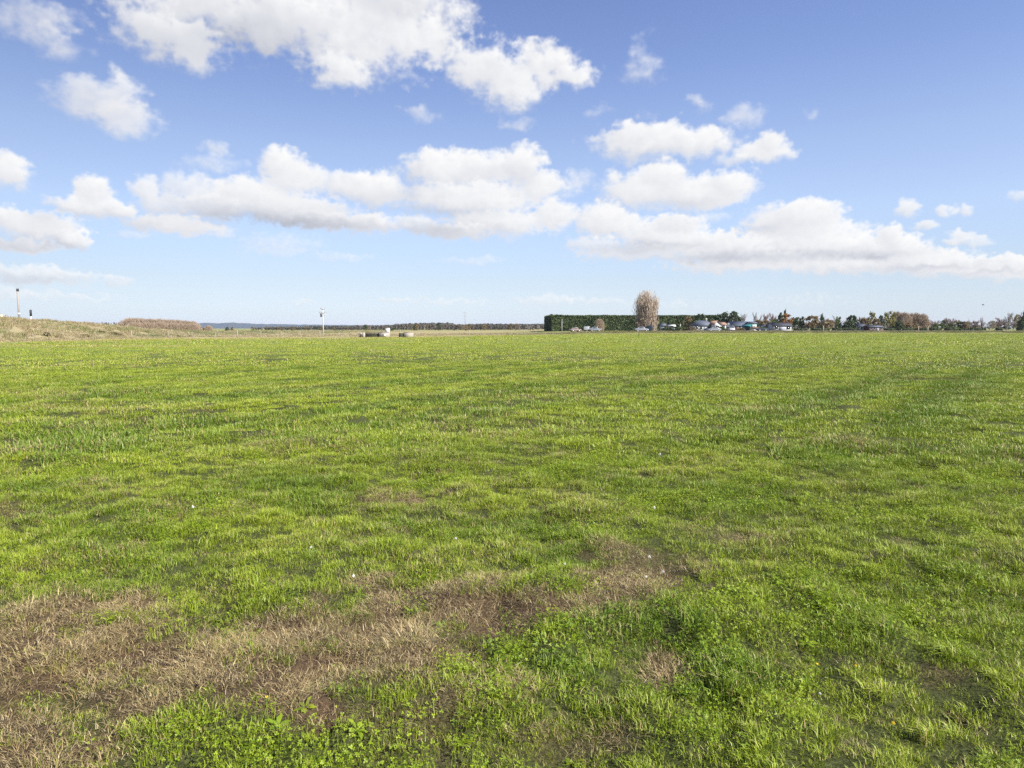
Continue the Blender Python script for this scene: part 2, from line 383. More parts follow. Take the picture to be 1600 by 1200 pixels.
GRNP = [(340,1170,130,44),(70,1090,70,18),(120,1120,40,14),(500,1180,60,30),(440,930,40,12),(825,925,50,10),(880,930,40,8),(300,985,26,8),(520,1010,20,7),(620,1095,70,14),(950,980,70,14),(385,1000,20,8),(740,930,22,6),(200,1060,40,8)]
DEEPP = [(100,690,130,26,.8),(330,660,70,10,.9),(430,775,130,28,.8),(560,700,120,12,.4),(1010,990,90,26,.9),(150,830,110,40,.45),(1120,640,120,10,.4),(1300,720,140,20,.45),(60,765,50,10,.7),(250,620,90,6,.5),
         (690,600,120,6,.4),(1000,760,120,18,.45),(1330,620,110,12,.45),(1500,600,60,10,.5),(800,830,120,22,.45),(1450,900,120,40,.35),(1130,1060,90,60,.6),(880,1050,60,30,.5),(1130,790,90,22,.5),(1540,960,60,30,.4),(860,870,60,20,.6),(520,830,60,16,.4)]
def rut_mask(x, y):
    s = ridge_s(x, y)+perlin(x*.05, y*.05, 77)*.25
    return np.clip(sum(k*np.exp(-((s-c)/(w*.9))**2) for c, w, k in RUTS), 0, 1)*np.clip((y-9)/8, 0, 1)
def patch(lst, px, py, wob):
    m = np.zeros_like(px)
    for b in lst:
        w = b[4] if len(b) > 4 else 1.0
        d = np.sqrt(((px-b[0])/b[2])**2+((py-b[1])/b[3])**2)
        m = np.maximum(m, w*np.clip((1.25-d+wob*.75)/.55, 0, 1))
    return m
def zones(x, y):
    """0..1 masks: dead grass, deep green grass, clover"""
    px, py = proj(x, y, np.zeros_like(x))
    near = np.clip((60-y)/20, 0, 1)*(y > .8)
    wob = fbm(x*1.6, y*1.6, 3, 61); wob2 = fbm(x*.35, y*.35, 3, 67); wf = fbm(x*5, y*5, 2, 71)
    dry = patch(DRYP, px, py, wob*1.5+wf*.9)*near
    g = patch(GRNP, px, py, wob+wf*.6)*near
    dry = dry*(1-g*.85)
    dry = np.clip(dry + .34*np.clip(wob2*2.2-.45+wob*.5, 0, 1)*np.clip(y/8, 0, 1), 0, 1)
    # the headland along the far edge is drier, most of all on the left
    edge = (yb(x)-y); left = sstep((30-x)/50)
    head = np.exp(-np.maximum(edge, 0)/(3+9*left))*(.35+.65*left)
    head = head + .75*np.exp(-((y-(61+wob2*2))/2.4)**2)*sstep((-20-x)/14) + .5*sstep((-48-x)/10)*np.exp(-((x+57)/5.5)**2)
    dry = np.clip(dry+head, 0, 1)
    deep = np.clip(patch(DEEPP, px, py, wob)*near + np.clip(wob2*1.6-.1, 0, .6)*.7 + np.clip(fbm(x*.9,y*.9,2,81)*1.5-.25,0,.5), 0, 1)
    s = ridge_s(x, y)+perlin(x*.05, y*.05, 77)*.25
    for c, w, k in RUTS: deep = deep + 1.5*k*np.exp(-((s-c)/(w*1.35))**2)*np.clip((y-7)/8, 0, 1)
    for c, w in ((-2.95, .3), (-6.4, 1.0), (-.4, .6), (-9.7, .5), (-13, 1.0), (-16.5, .7)): deep = deep - .32*np.exp(-((s-c)/w)**2)*np.clip((y-8)/10, 0, 1)
    clov = np.clip(fbm(x*.8, y*.8, 3, 91)*2.2+.25+np.clip(px-500, 0, 900)/1500*.6-.2, 0, 1)
    clov = np.clip(clov + patch([(340,1165,140,50),(500,1180,60,30),(1170,1100,130,90,.9),(70,1090,60,18)], px, py, wob)*near, 0, 1)
    return dry, np.clip(deep, -.5, 1.5), clov

# ------------------------------------------------------------------ ground
def ground_mat():
    m, nt, out = new_mat('soil_and_turf')
    z = attr(nt, 'zone').outputs['Color']; s = nd(nt, 'ShaderNodeSeparateColor'); link(nt, z, s.inputs[0])
    pos = nd(nt, 'ShaderNodeNewGeometry').outputs['Position']
    n1 = noise(nt, 22, 5, .65, pos); n2 = noise(nt, 130, 4, .7, pos); n3 = noise(nt, 1.2, 4, .6, pos); n4 = noise(nt, 320, 3, .7, pos); n5 = noise(nt, 60, 5, .75, pos)
    soil = mixc(nt, n1.outputs[0], (.030, .020, .014), (.09, .06, .04))
    litter = mixc(nt, mth(nt, 'MULTIPLY', mth(nt, 'SUBTRACT', n4.outputs[0], .35), 3.2, True), (.10, .065, .04), (.30, .20, .115))
    dead = mixc(nt, mth(nt, 'MULTIPLY', mth(nt, 'SUBTRACT', n5.outputs[0], .38), 3.5, True), soil, litter)
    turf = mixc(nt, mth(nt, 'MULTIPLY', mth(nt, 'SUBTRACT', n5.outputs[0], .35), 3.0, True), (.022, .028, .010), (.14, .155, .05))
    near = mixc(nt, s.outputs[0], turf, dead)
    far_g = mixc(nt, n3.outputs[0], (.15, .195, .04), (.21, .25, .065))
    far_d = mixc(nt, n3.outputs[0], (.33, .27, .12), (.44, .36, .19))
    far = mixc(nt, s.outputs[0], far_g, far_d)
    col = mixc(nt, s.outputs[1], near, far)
    verge = mixc(nt, n3.outputs[0], (.12, .12, .04), (.22, .19, .085))
    col = mixc(nt, s.outputs[2], col, verge)
    p = nd(nt, 'ShaderNodeBsdfPrincipled'); link(nt, col, p.inputs['Base Color']); p.inputs['Roughness'].default_value = .95
    p.inputs['Specular IOR Level'].default_value = .1
    b = nd(nt, 'ShaderNodeBump'); b.inputs['Strength'].default_value = .8; b.inputs['Distance'].default_value = .03
    link(nt, n5.outputs[0], b.inputs['Height']); link(nt, b.outputs[0], p.inputs['Normal'])
    link(nt, p.outputs[0], out.inputs[0]); return m
def build_ground():
    rr = [0.25]
    while rr[-1] < 5900: rr.append(rr[-1]*(1.019 if rr[-1] < 260 else 1.06))
    rr = np.array(rr)
    th = np.concatenate([np.linspace(-46, 46, 330), np.linspace(46, 314, 92)[1:-1]]); th = np.radians(th)
    nr, nt_ = len(rr), len(th)
    Rr, T = np.meshgrid(rr, th, indexing='ij'); x = Rr*np.sin(T); y = Rr*np.cos(T)
    z = field_h(x, y)
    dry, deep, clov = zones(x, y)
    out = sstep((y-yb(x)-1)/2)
    lft = sstep((10-x)/24)
    far = sstep((Rr-26)/40)
    # behind the fence on the left: pale dry grass, then green paddocks
    strip = np.clip(1-(y-yb(x))/190, 0, 1)
    dz = np.where(out > 0, lft*(strip > 0)*.95*(1-.3*np.clip(fbm(x*.02, y*.02, 2, 5)+.2, 0, 1)) + (1-lft)*.35, 0)
    far2 = np.clip((fbm(x*.004, y*.012, 2, 15)+.15)*3, 0, 1)*.8
    dz = np.where((out > .5) & (y-yb(x) > 190), far2, dz)
    dryc = dry*(1-out)+dz*out
    V = np.stack([x, y, z], -1).reshape(-1, 3)
    i = np.arange(nr-1)[:, None]; j = np.arange(nt_)[None, :]; jn = (j+1) % nt_
    Fq = np.stack([i*nt_+j, i*nt_+jn, (i+1)*nt_+jn, (i+1)*nt_+j], -1).reshape(-1, 4)
    g = Geo(); g.add(V, [Fq, np.arange(nt_)[::-1][None, :]])
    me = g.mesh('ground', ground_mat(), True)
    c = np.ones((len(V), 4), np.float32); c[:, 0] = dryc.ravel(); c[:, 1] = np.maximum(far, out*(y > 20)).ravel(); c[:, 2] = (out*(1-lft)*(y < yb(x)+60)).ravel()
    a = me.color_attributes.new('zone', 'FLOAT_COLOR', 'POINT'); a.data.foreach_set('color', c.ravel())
    return tag(obj('ground', me), kind='structure')
build_ground()

# ------------------------------------------------------------------ grass
def blades(g, rng, n, rad, h0, h1, w, lean=.45, square=False, zoff=-.012, lie=0.0, curl=.5):
    if square: P = rng.uniform(-rad, rad, (n, 2))
    else:
        a = rng.uniform(0, 2*np.pi, n); r = rad*np.sqrt(rng.uniform(0, 1, n)); P = np.stack([r*np.cos(a), r*np.sin(a)], 1)
    h = rng.uniform(h0, h1, n)*rng.uniform(.7, 1.15, n); ph = rng.uniform(0, 2*np.pi, n)
    if not square: ph = np.where(rng.uniform(0, 1, n) < .6, np.arctan2(P[:, 1], P[:, 0])+rng.normal(0, .6, n), ph)
    L = np.stack([np.cos(ph), np.sin(ph)], 1); q = ph+np.pi/2+rng.normal(0, .5, n); W = np.stack([np.cos(q), np.sin(q)], 1)*(w*rng.uniform(.6, 1.3, n)*.5)[:, None]
    le = np.abs(rng.normal(lean, lean*.5, n)); flat = rng.uniform(0, 1, n) < lie
    le = np.where(flat, rng.uniform(1.5, 4.0, n), le)
    el = np.arctan(1/np.maximum(le, .05))
    m = np.stack([h*.55*np.cos(el)*.6, h*.55*np.sin(np.minimum(el*1.15, 1.5))], 1)
    t = np.stack([h*np.cos(el)*(1+curl*.3), h*np.sin(el)*(1-curl*.25)], 1)
    z0 = np.where(flat, rng.uniform(.0, .03, n), zoff)
    def p3(xy, z): return np.concatenate([xy, z[:, None]], 1)
    b1 = p3(P-W, z0); b2 = p3(P+W, z0); m1 = p3(P+L*m[:, :1]-W*.85, z0+m[:, 1]); m2 = p3(P+L*m[:, :1]+W*.85, z0+m[:, 1]); tp = p3(P+L*t[:, :1], z0+t[:, 1])
    V = np.stack([b1, b2, m2, m1, tp], 1).reshape(-1, 3); k = np.arange(n)[:, None]*5
    g.add(V, [k+np.array([[0, 1, 2, 3]]), k+np.array([[3, 2, 4]])], np.repeat(rng.uniform(0, 1, n), 5), np.repeat(rng.uniform(0, 1, n), 5))
    return g
def clovers(g, rng, n, rad, h0, h1, s):
    a = rng.uniform(0, 2*np.pi, n); r = rad*np.sqrt(rng.uniform(0, 1, n)); P = np.stack([r*np.cos(a), r*np.sin(a)], 1)
    for k in range(n):
        h = rng.uniform(h0, h1); c = np.array([P[k, 0]+rng.normal(0, .012), P[k, 1]+rng.normal(0, .012), h]); bc = rng.uniform(0, 1)
        st = rng.uniform(-.0012, .0012); g.add([(P[k, 0]-.0012, P[k, 1], -.01), (P[k, 0]+.0012, P[k, 1], -.01), c], np.array([[0, 1, 2]]), bc)
        N = rng.normal(0, .42, 3)+np.array([0, 0, 1]); N /= np.linalg.norm(N)
        A = np.cross(N, (1, .3, 0)); A /= np.linalg.norm(A); B = np.cross(N, A); a0 = rng.uniform(0, 6.28); ss = s*rng.uniform(.7, 1.3)
        for q in range(3):
            t = a0+q*2.094; d = A*math.cos(t)+B*math.sin(t); e = np.cross(N, d); up = N*ss*.16
            g.add([c, c+d*ss*.45+e*ss*.38+up, c+d*ss*.92+e*ss*.28+up, c+d*ss*.86, c+d*ss*.92-e*ss*.28+up, c+d*ss*.45-e*ss*.38+up], [np.array([[0, 1, 2, 3]]), np.array([[0, 3, 4, 5]])], bc)
    return g
def rosette(g, rng, n, l, w):
    """flat broad leaves of a pasture weed"""
    for k in range(n):
        t = k*2.4+rng.normal(0, .2); ll = l*rng.uniform(.6, 1.1); d = np.array([math.cos(t), math.sin(t), 0]); e = np.array([-d[1], d[0], 0]); up = rng.uniform(.15, .8); bc = rng.uniform(0, 1)
        P = [d*ll*u+np.array([0, 0, ll*(up*u-.55*up*u*u*1.3)+.004]) for u in (0, .3, .65, 1)]
        g.add([P[0], P[1]+e*w*.4, P[2]+e*w*.5, P[3], P[2]-e*w*.5, P[1]-e*w*.4], [np.array([[0, 1, 5]]), np.array([[5, 1, 2, 4]]), np.array([[4, 2, 3]])], bc)
    return g

LITE, DEEP, STRAW = (.41, .48, .036), (.165, .25, .022), (.58, .46, .20)
M_GRASS = blade_mat('grass_blades', LITE, DEEP, STRAW, .30)
M_DEAD = blade_mat('dead_grass', (.48, .36, .16), (.145, .094, .042), (.62, .50, .26), .12)
M_CLOV = blade_mat('clover_leaves', (.36, .45, .02), (.13, .22, .015), (.34, .36, .06), .30)
M_FAR = blade_mat('grass_blades_far', LITE, DEEP, STRAW, .30)
M_SCRUB = blade_mat('rank_grass', (.30, .31, .10), (.13, .16, .05), (.50, .40, .24), .22)

def src_collection(name, geos, mat):
    c = bpy.data.collections.new(name)
    for k, g in enumerate(geos):
        o = bpy.data.objects.new('%s_%02d' % (name, k), g.mesh('%s_%02d' % (name, k), mat)); c.objects.link(o)
    return c
def scatter(name, label_kind, P, geo_coll, idx, rotz, tilt, scl, tint, dry):
    n = len(P); me = bpy.data.meshes.new(name+'_roots'); me.vertices.add(n); me.vertices.foreach_set('co', P.astype(np.float32).ravel())
    me.update()
    rot = np.stack([tilt[:, 0], tilt[:, 1], rotz], 1).astype(np.float32)
    a = me.attributes.new('rotv', 'FLOAT_VECTOR', 'POINT'); a.data.foreach_set('vector', rot.ravel())
    a = me.attributes.new('sclv', 'FLOAT_VECTOR', 'POINT'); a.data.foreach_set('vector', scl.astype(np.float32).ravel())
    a = me.attributes.new('idx', 'INT', 'POINT'); a.data.foreach_set('value', idx.astype(np.int32))
    for nm, v in (('tint', tint), ('dry', dry)):
        a = me.attributes.new(nm, 'FLOAT', 'POINT'); a.data.foreach_set('value', v.astype(np.float32))
    o = obj(name, me); tag(o, kind='stuff', label=label_kind[0], cat=label_kind[1])
    ng = bpy.data.node_groups.new(name, 'GeometryNodeTree')
    ng.interface.new_socket('Geometry', in_out='INPUT', socket_type='NodeSocketGeometry'); ng.interface.new_socket('Geometry', in_out='OUTPUT', socket_type='NodeSocketGeometry')
    gi = ng.nodes.new('NodeGroupInput'); go = ng.nodes.new('NodeGroupOutput'); iop = ng.nodes.new('GeometryNodeInstanceOnPoints'); ci = ng.nodes.new('GeometryNodeCollectionInfo')
    ci.inputs['Collection'].default_value = geo_coll; ci.inputs['Separate Children'].default_value = True; ci.inputs['Reset Children'].default_value = True
    def na(nm, ty):
        q = ng.nodes.new('GeometryNodeInputNamedAttribute'); q.data_type = ty; q.inputs['Name'].default_value = nm; return q.outputs['Attribute']
    e2r = ng.nodes.new('FunctionNodeEulerToRotation')
    L = ng.links.new; L(gi.outputs[0], iop.inputs['Points']); L(ci.outputs[0], iop.inputs['Instance']); iop.inputs['Pick Instance'].default_value = True
    L(na('idx', 'INT'), iop.inputs['Instance Index']); L(na('rotv', 'FLOAT_VECTOR'), e2r.inputs[0]); L(e2r.outputs[0], iop.inputs['Rotation']); L(na('sclv', 'FLOAT_VECTOR'), iop.inputs['Scale'])
    L(iop.outputs[0], go.inputs[0])
    md = o.modifiers.new('scatter', 'NODES'); md.node_group = ng
    return o
def sample_ring(rng, r0, r1, dens, half=45.0):
    """random points of the ground between two distances, in front of the fields' gate where the camera stands"""
    area = R(2*half)/2*(r1*r1-r0*r0); n = int(area*dens)
    r = np.sqrt(rng.uniform(r0*r0, r1*r1, n)); t = np.radians(rng.uniform(-half, half, n))
    return r*np.sin(t), r*np.cos(t)
def build_grass():
    rng = np.random.RandomState(5)
    tuft = []
    for k in range(8):
        g = Geo()
        if k < 3: blades(g, rng, 58, .085, .03, .07, .0038, .6)
        elif k < 5: blades(g, rng, 50, .075, .05, .105, .004, .55, curl=.9)
        elif k < 7: blades(g, rng, 66, .11, .02, .045, .0042, .9, lie=.15)
        else: blades(g, rng, 52, .06, .07, .15, .0045, .7, curl=1.2)
        tuft.append(g)
    deadt = []
    for k in range(6):
        g = Geo()
        if k < 5: blades(g, rng, 120, .11, .015, .05, .0019, 1.3, lie=.80)
        else: blades(g, rng, 44, .08, .02, .06, .0019, .9, lie=.4)
        deadt.append(g)
    clov = []
    for k in range(5): clov.append(clovers(Geo(), rng, 42, .10, .015, .045 if k < 3 else .065, .006 if k < 3 else .0085))
    for k in range(2): clov.append(rosette(Geo(), rng, 9, .06 if k else .045, .018))
    CT, CD, CC = src_collection('pasture_tuft', tuft, M_GRASS), src_collection('dead_tuft', deadt, M_DEAD), src_collection('clover_clump', clov, M_CLOV)
    mid = []
    for k in range(5): mid.append(blades(Geo(), rng, 200, .28, .028, .075 if k < 3 else .115, .0085, .6, lie=.08))
    CM = src_collection('pasture_sward', mid, M_GRASS)
    far1 = [blades(Geo(), rng, 380, .75, .04, .10, .024, .55, square=True, zoff=-.03) for k in range(4)]
    far2 = [blades(Geo(), rng, 420, 2.0, .05, .13, .075, .55, square=True, zoff=-.04) for k in range(4)]
    CF1, CF2 = src_collection('sward_beyond', far1, M_FAR), src_collection('sward_far', far2, M_FAR)

    def place(nm, lab, coll, nidx, x, y, keep, size, probs=None, tilt=.12, tintv=None, dryv=None, z=None, zs=None):
        x, y = x[keep], y[keep]; n = len(x); h = field_h(x, y) if z is None else z[keep]
        s = rng.uniform(.75, 1.3, n)*size[keep]
        sc_ = np.stack([s, s, s*(rng.uniform(.75, 1.25, n) if zs is None else zs[keep])], 1)
        idx = rng.choice(nidx, n, p=probs)
        scatter(nm, lab, np.stack([x, y, h], 1), coll, idx, rng.uniform(0, 6.283, n), rng.normal(0, tilt, (n, 2)), sc_, tintv[keep], dryv[keep])
    # near: single tufts
    x, y = sample_ring(rng, 1.3, 10.5, 430)
    d, deep, cl = zones(x, y); u = rng.uniform(0, 1, len(x))
    fine = perlin(x*6, y*6, 101)
    cut = np.clip((10.5-np.hypot(x, y))/2.5, 0, 1)
    tus = perlin(x*2.6, y*2.6, 13)+.6*perlin(x*6.5, y*6.5, 14)
    live = (u > d*.66+np.clip(cl, 0, 1)*.16) & (rng.uniform(0, 1, len(x)) < .35+.65*cut) & (fine > -.50) & (tus > -.98)
    tnt = np.clip(.14+deep*.85+fbm(x*.7, y*.7, 2, 111)*.65+rng.normal(0, .16, len(x)), 0, 1.3)
    dr = np.clip(.05+d*.55+np.clip(fbm(x*1.1, y*1.1, 2, 121), 0, 1)*.5+rng.normal(0, .05, len(x)), 0, .9)
    size = (.58-.10*np.exp(-((ridge_s(x, y)+2.1)/.4)**2))+.30*np.clip(deep, 0, 1)+.30*np.clip(tus, -.6, .8)+.12*fbm(x*2, y*2, 2, 131)-.22*d
    place('grass', ('green pasture grass covering the near part of the field', 'grass'), CT, 8, x, y, live, size, [.2, .2, .16, .1, .1, .1, .09, .05], tintv=tnt, dryv=dr)
    x, y = sample_ring(rng, 1.3, 11, 230)
    d, deep, cl = zones(x, y); u = rng.uniform(0, 1, len(x))
    pit = perlin(x*3.4, y*3.4, 301)+.5*perlin(x*8, y*8, 302)
    keep = (u < .05+d*1.0*np.clip(.95+pit*1.1, .12, 1))
    place('dead_grass', ('brown dead grass matted over the bare patches in the foreground', 'dead grass'), CD, 6, x, y, keep, .75+.35*d, [.22, .22, .2, .2, .11, .05], tilt=.1,
          tintv=np.clip(.42+fbm(x*1.7, y*1.7, 3, 141)*1.9+rng.normal(0, .26, len(x)), 0, 1.3), dryv=rng.uniform(.1, .5, len(x)))
    x, y = sample_ring(rng, 1.3, 9.5, 125)
    d, deep, cl = zones(x, y); u = rng.uniform(0, 1, len(x))
    keep = (u < cl*(1-d*.84)*1.1)
    size = .74+.22*cl
    place('clover', ('low clover and broad leaved weeds among the near grass', 'clover'), CC, 7, x, y, keep, size, [.22, .2, .2, .14, .14, .05, .05], tilt=.2,
          tintv=np.clip(.25+deep*.5+rng.normal(0, .2, len(x)), 0, 1.2), dryv=np.full(len(x), .12))
    # middle distance
    x, y = sample_ring(rng, 8.0, 34, 18)
    r = np.hypot(x, y); d, deep, cl = zones(x, y)
    keep = (rng.uniform(0, 1, len(x)) < np.clip((r-8)/2.5, .15, 1)*np.clip((34-r)/6, 0, 1)*(1-.55*d*(fbm(x*1.5, y*1.5, 2, 7) > .05))*(1-.55*rut_mask(x, y)))
    tnt = np.clip(.22+deep*.95+fbm(x*.45, y*.45, 3, 151)*.5+rng.normal(0, .13, len(x)), 0, 1.3)
    dr = np.clip(.08+d*.6+np.clip(fbm(x*.6, y*.6, 2, 161), 0, 1)*.35+rng.normal(0, .05, len(x)), 0, .85)
    place('grass', ('green pasture grass in the middle of the field', 'grass'), CM, 5, x, y, keep, .85+.3*np.clip(deep, 0, 1), [.25, .25, .2, .15, .15], tilt=.08, tintv=tnt, dryv=dr)
    x, y = sample_ring(rng, 27, 82, 1.15)
    r = np.hypot(x, y); d, deep, cl = zones(x, y)
    inside = y < yb(x)-.5
    keep = inside & (rng.uniform(0, 1, len(x)) < np.clip((r-27)/7, .1, 1)*np.clip((82-r)/12, 0, 1)*(1-.6*rut_mask(x, y)))
    tnt = np.clip(.10+.22*sstep((-6-x)/45)+deep*.95+fbm(x*.25, y*.25, 3, 171)*.4+rng.normal(0, .12, len(x)), 0, 1.3)
    dr = np.clip(.17+d*.65+np.clip(fbm(x*.2, y*.2, 2, 181), 0, 1)*.3+rng.normal(0, .05, len(x)), 0, .9)
    place('grass', ('green pasture grass further out in the field', 'grass'), CF1, 4, x, y, keep, 1+.2*np.clip(deep, 0, 1), tilt=.02, tintv=tnt, dryv=dr)
    x, y = sample_ring(rng, 70, 262, .16, 42)
    r = np.hypot(x, y); d, deep, cl = zones(x, y)
    keep = (y < yb(x)-.8) & (rng.uniform(0, 1, len(x)) < np.clip((r-70)/12, .1, 1))
    tnt = np.clip(.04+.25*sstep((-10-x)/60)+deep*.8+fbm(x*.08, y*.15, 3, 191)*.35+rng.normal(0, .08, len(x)), 0, 1.2)
    dr = np.clip(.22+d*.7+np.clip(fbm(x*.06, y*.1, 2, 201), 0, 1)*.25+rng.normal(0, .05, len(x)), 0, .95)
    place('grass', ('green pasture grass at the far end of the field', 'grass'), CF2, 4, x, y, keep, 1+.0*deep, tilt=.01, tintv=tnt, dryv=dr)
    # verge and rank growth beyond the field
    n = 5200; x = rng.uniform(-75, 290, n); off = rng.uniform(.2, 1, n)**1.0
    y = yb(x)+np.where(x < 10, off*70, off*13-1.0); z = field_h(x, y)
    lf = sstep((14-x)/24)
    rank = [blades(Geo(), rng, 130, 1.3, .15, .55, .07, .4, zoff=-.05) for k in range(4)]
    CR = src_collection('rank_tuft', rank, M_SCRUB)
    place('rough_grass', ('rough uncut grass beyond the edge of the field', 'rough grass'), CR, 4, x, y, np.ones(n, bool), .8+.0*x, tilt=.05, z=z,
          tintv=np.clip(.5-.45*lf+rng.normal(0, .25, n), 0, 1), dryv=np.clip(.42+.45*lf+rng.normal(0, .12, n), .05, .98), zs=.5+.3*rng.uniform(0, 1, n))
    return CR
rank_coll = build_grass()

# ------------------------------------------------------------------ trees and shrubs
def bark(c): return flat_mat('bark', c, .9, .3, 2.0)
M_BARK = bark((.16, .125, .095)); M_BARKG = bark((.26, .24, .21))
M_DKG = leaf_mat('dark_evergreen', (.028, .050, .020), (.075, .105, .038), .1)
M_MDG = leaf_mat('mid_green', (.06, .10, .025), (.14, .18, .05), .2)
M_OLI = leaf_mat('olive_foliage', (.15, .15, .04), (.28, .25, .08), .2)
M_ORG = leaf_mat('autumn_foliage', (.20, .085, .02), (.36, .19, .05), .2)
M_BRZ = leaf_mat('bronze_foliage', (.14, .105, .05), (.30, .215, .10), .2)
M_RUS = leaf_mat('russet_twigs', (.27, .20, .14), (.47, .37, .27), .1)
M_GRY = leaf_mat('grey_twigs', (.22, .185, .165), (.42, .36, .32), .1)
M_FTW = leaf_mat('far_twigs', (.10, .085, .075), (.22, .19, .165), .1)
M_PUR = leaf_mat('purple_twigs', (.20, .14, .13), (.36, .27, .24), .1)
M_POP = leaf_mat('poplar_twigs', (.30, .235, .175), (.55, .45, .35), .1)
M_HDG = leaf_mat('hedge_foliage', (.045, .075, .026), (.12, .155, .055), .12)
M_GORSE = leaf_mat('gorse_foliage', (.05, .06, .02), (.15, .14, .05), .1)

def limb(g, rng, p, d, L, r, n=4, wob=.12):
    """one tapering, slightly crooked limb; returns its points"""
    pts = [np.array(p, float)]; d = np.array(d, float); d /= np.linalg.norm(d)
    for k in range(n):
        q = pts[-1]+d*L/n; tube(g, pts[-1], q, r*(1-k/n*.8), r*(1-(k+1)/n*.8), 5, caps=False); pts.append(q)
        d = d+rng.normal(0, wob, 3)+np.array([0, 0, .05]); d /= np.linalg.norm(d)
    return pts
def leafy(seed, mat, barkm, shape='round', nclump=26, per=70, leaf=.05, trunk=.2):
    """trunk with limbs and a crown of leaf clumps, one unit high and one unit wide"""
    rng = np.random.RandomState(seed); tg = Geo(); cg = Geo()
    pts = limb(tg, rng, (0, 0, -.03), (0, 0, 1), .7, .035, 5)
    for k in range(7):
        a = rng.uniform(0, 6.28); b = pts[min(len(pts)-1, rng.randint(1, 5))]
        limb(tg, rng, b, (math.cos(a), math.sin(a), .9), rng.uniform(.2, .36), .014, 3)
    for k in range(nclump):
        if shape == 'cone': t = rng.uniform(0, 1)**1.3; zc = .08+t*.88; rad = .46*(1-t)**.75
        elif shape == 'column': t = rng.uniform(0, 1); zc = .06+t*.9; rad = .42*math.sin(math.pi*min(.97, .12+t*.85))**.5
        elif shape == 'flat': t = rng.uniform(0, 1); zc = trunk+.12+t*(.78-trunk); rad = .47*math.sqrt(max(.05, 1-(t*.95)**4))
        elif shape == 'mound': t = rng.uniform(0, 1); zc = t*.86; rad = .48*math.sqrt(max(.05, 1-t*t))
        else: t = rng.uniform(0, 1); zc = trunk+.1+t*(.84-trunk); rad = .46*math.sqrt(max(.06, 1-((t-.38)/.66)**2))
        a = rng.uniform(0, 6.28); rr = rad*math.sqrt(rng.uniform(.15, 1)); s = rng.uniform(.07, .13)*(1.3-.6*t)
        c = np.array([rr*math.cos(a)*.92, rr*math.sin(a)*.92, zc])
        P = c+rng.normal(0, 1, (per, 3))*np.array([s, s, s*.8])*.62
        P[:, 2] = np.clip(P[:, 2], .01, 1.03)
        cards(cg, P, leaf, rng, np.clip(rng.uniform(0, 1)*.5+rng.uniform(0, 1, per)*.6, 0, 1))
    return tg, cg
def bare(seed, shape='round', ntw=1300, nl=16, tw=.006, tl=.13):
    rng = np.random.RandomState(seed); tg = Geo(); cg = Geo()
    ends = []
    if shape == 'poplar':
        tube(tg, (0, 0, -.05), (0, 0, .012), .34, .26, 14)
        for k in range(nl):
            a = rng.uniform(0, 6.28); rr = .36*math.sqrt(rng.uniform(0, 1)); H = (1-.55*(rr/.36)**2*.5)*rng.uniform(.82, 1.0)
            pts = limb(tg, rng, (rr*.75*math.cos(a), rr*.75*math.sin(a), -.02), (rr*math.cos(a)*.22, rr*math.sin(a)*.22, 1.0), H, .009, 8, .022)
            ends += [(p, H) for p in pts[1:]]
    else:
        pts = limb(tg, rng, (0, 0, -.03), (0, 0, 1), .55, .03, 4)
        for k in range(nl):
            a = k*2.4+rng.normal(0, .3); up = rng.uniform(.35, 1.3) if shape == 'round' else rng.uniform(1.2, 2.6)
            b = pts[rng.randint(1, 5)]
            q = limb(tg, rng, b, (math.cos(a), math.sin(a), up), rng.uniform(.28, .46), .012, 4)
            ends += [(p, 1) for p in q[1:]]
    E = np.array([e[0] for e in ends]); n = ntw
    b = E[rng.randint(0, len(E), n)]+rng.normal(0, .045 if shape == 'poplar' else .02, (n, 3))
    d = rng.normal(0, .55, (n, 3)); d[:, :2] += b[:, :2]*1.6; d[:, 2] = np.abs(d[:, 2])+(.45 if shape == 'round' else 1.6)
    if shape == 'poplar': d[:, :2] *= .3; d[:, 2] = 1.6
    d /= np.linalg.norm(d, axis=1)[:, None]; L = (tl*rng.uniform(.5, 1.3, n))[:, None]
    w = np.cross(d, rng.normal(size=(n, 3))); w /= np.linalg.norm(w, axis=1)[:, None]; w *= tw*rng.uniform(.6, 1.4, n)[:, None]
    V = np.stack([b-w, b+w, b+d*L+w*.3], 1); V[..., 2] = np.clip(V[..., 2], .0, 1.03)
    cg.add(V.reshape(-1, 3), np.arange(3*n).reshape(n, 3), np.repeat(rng.uniform(0, 1, n), 3))
    return tg, cg
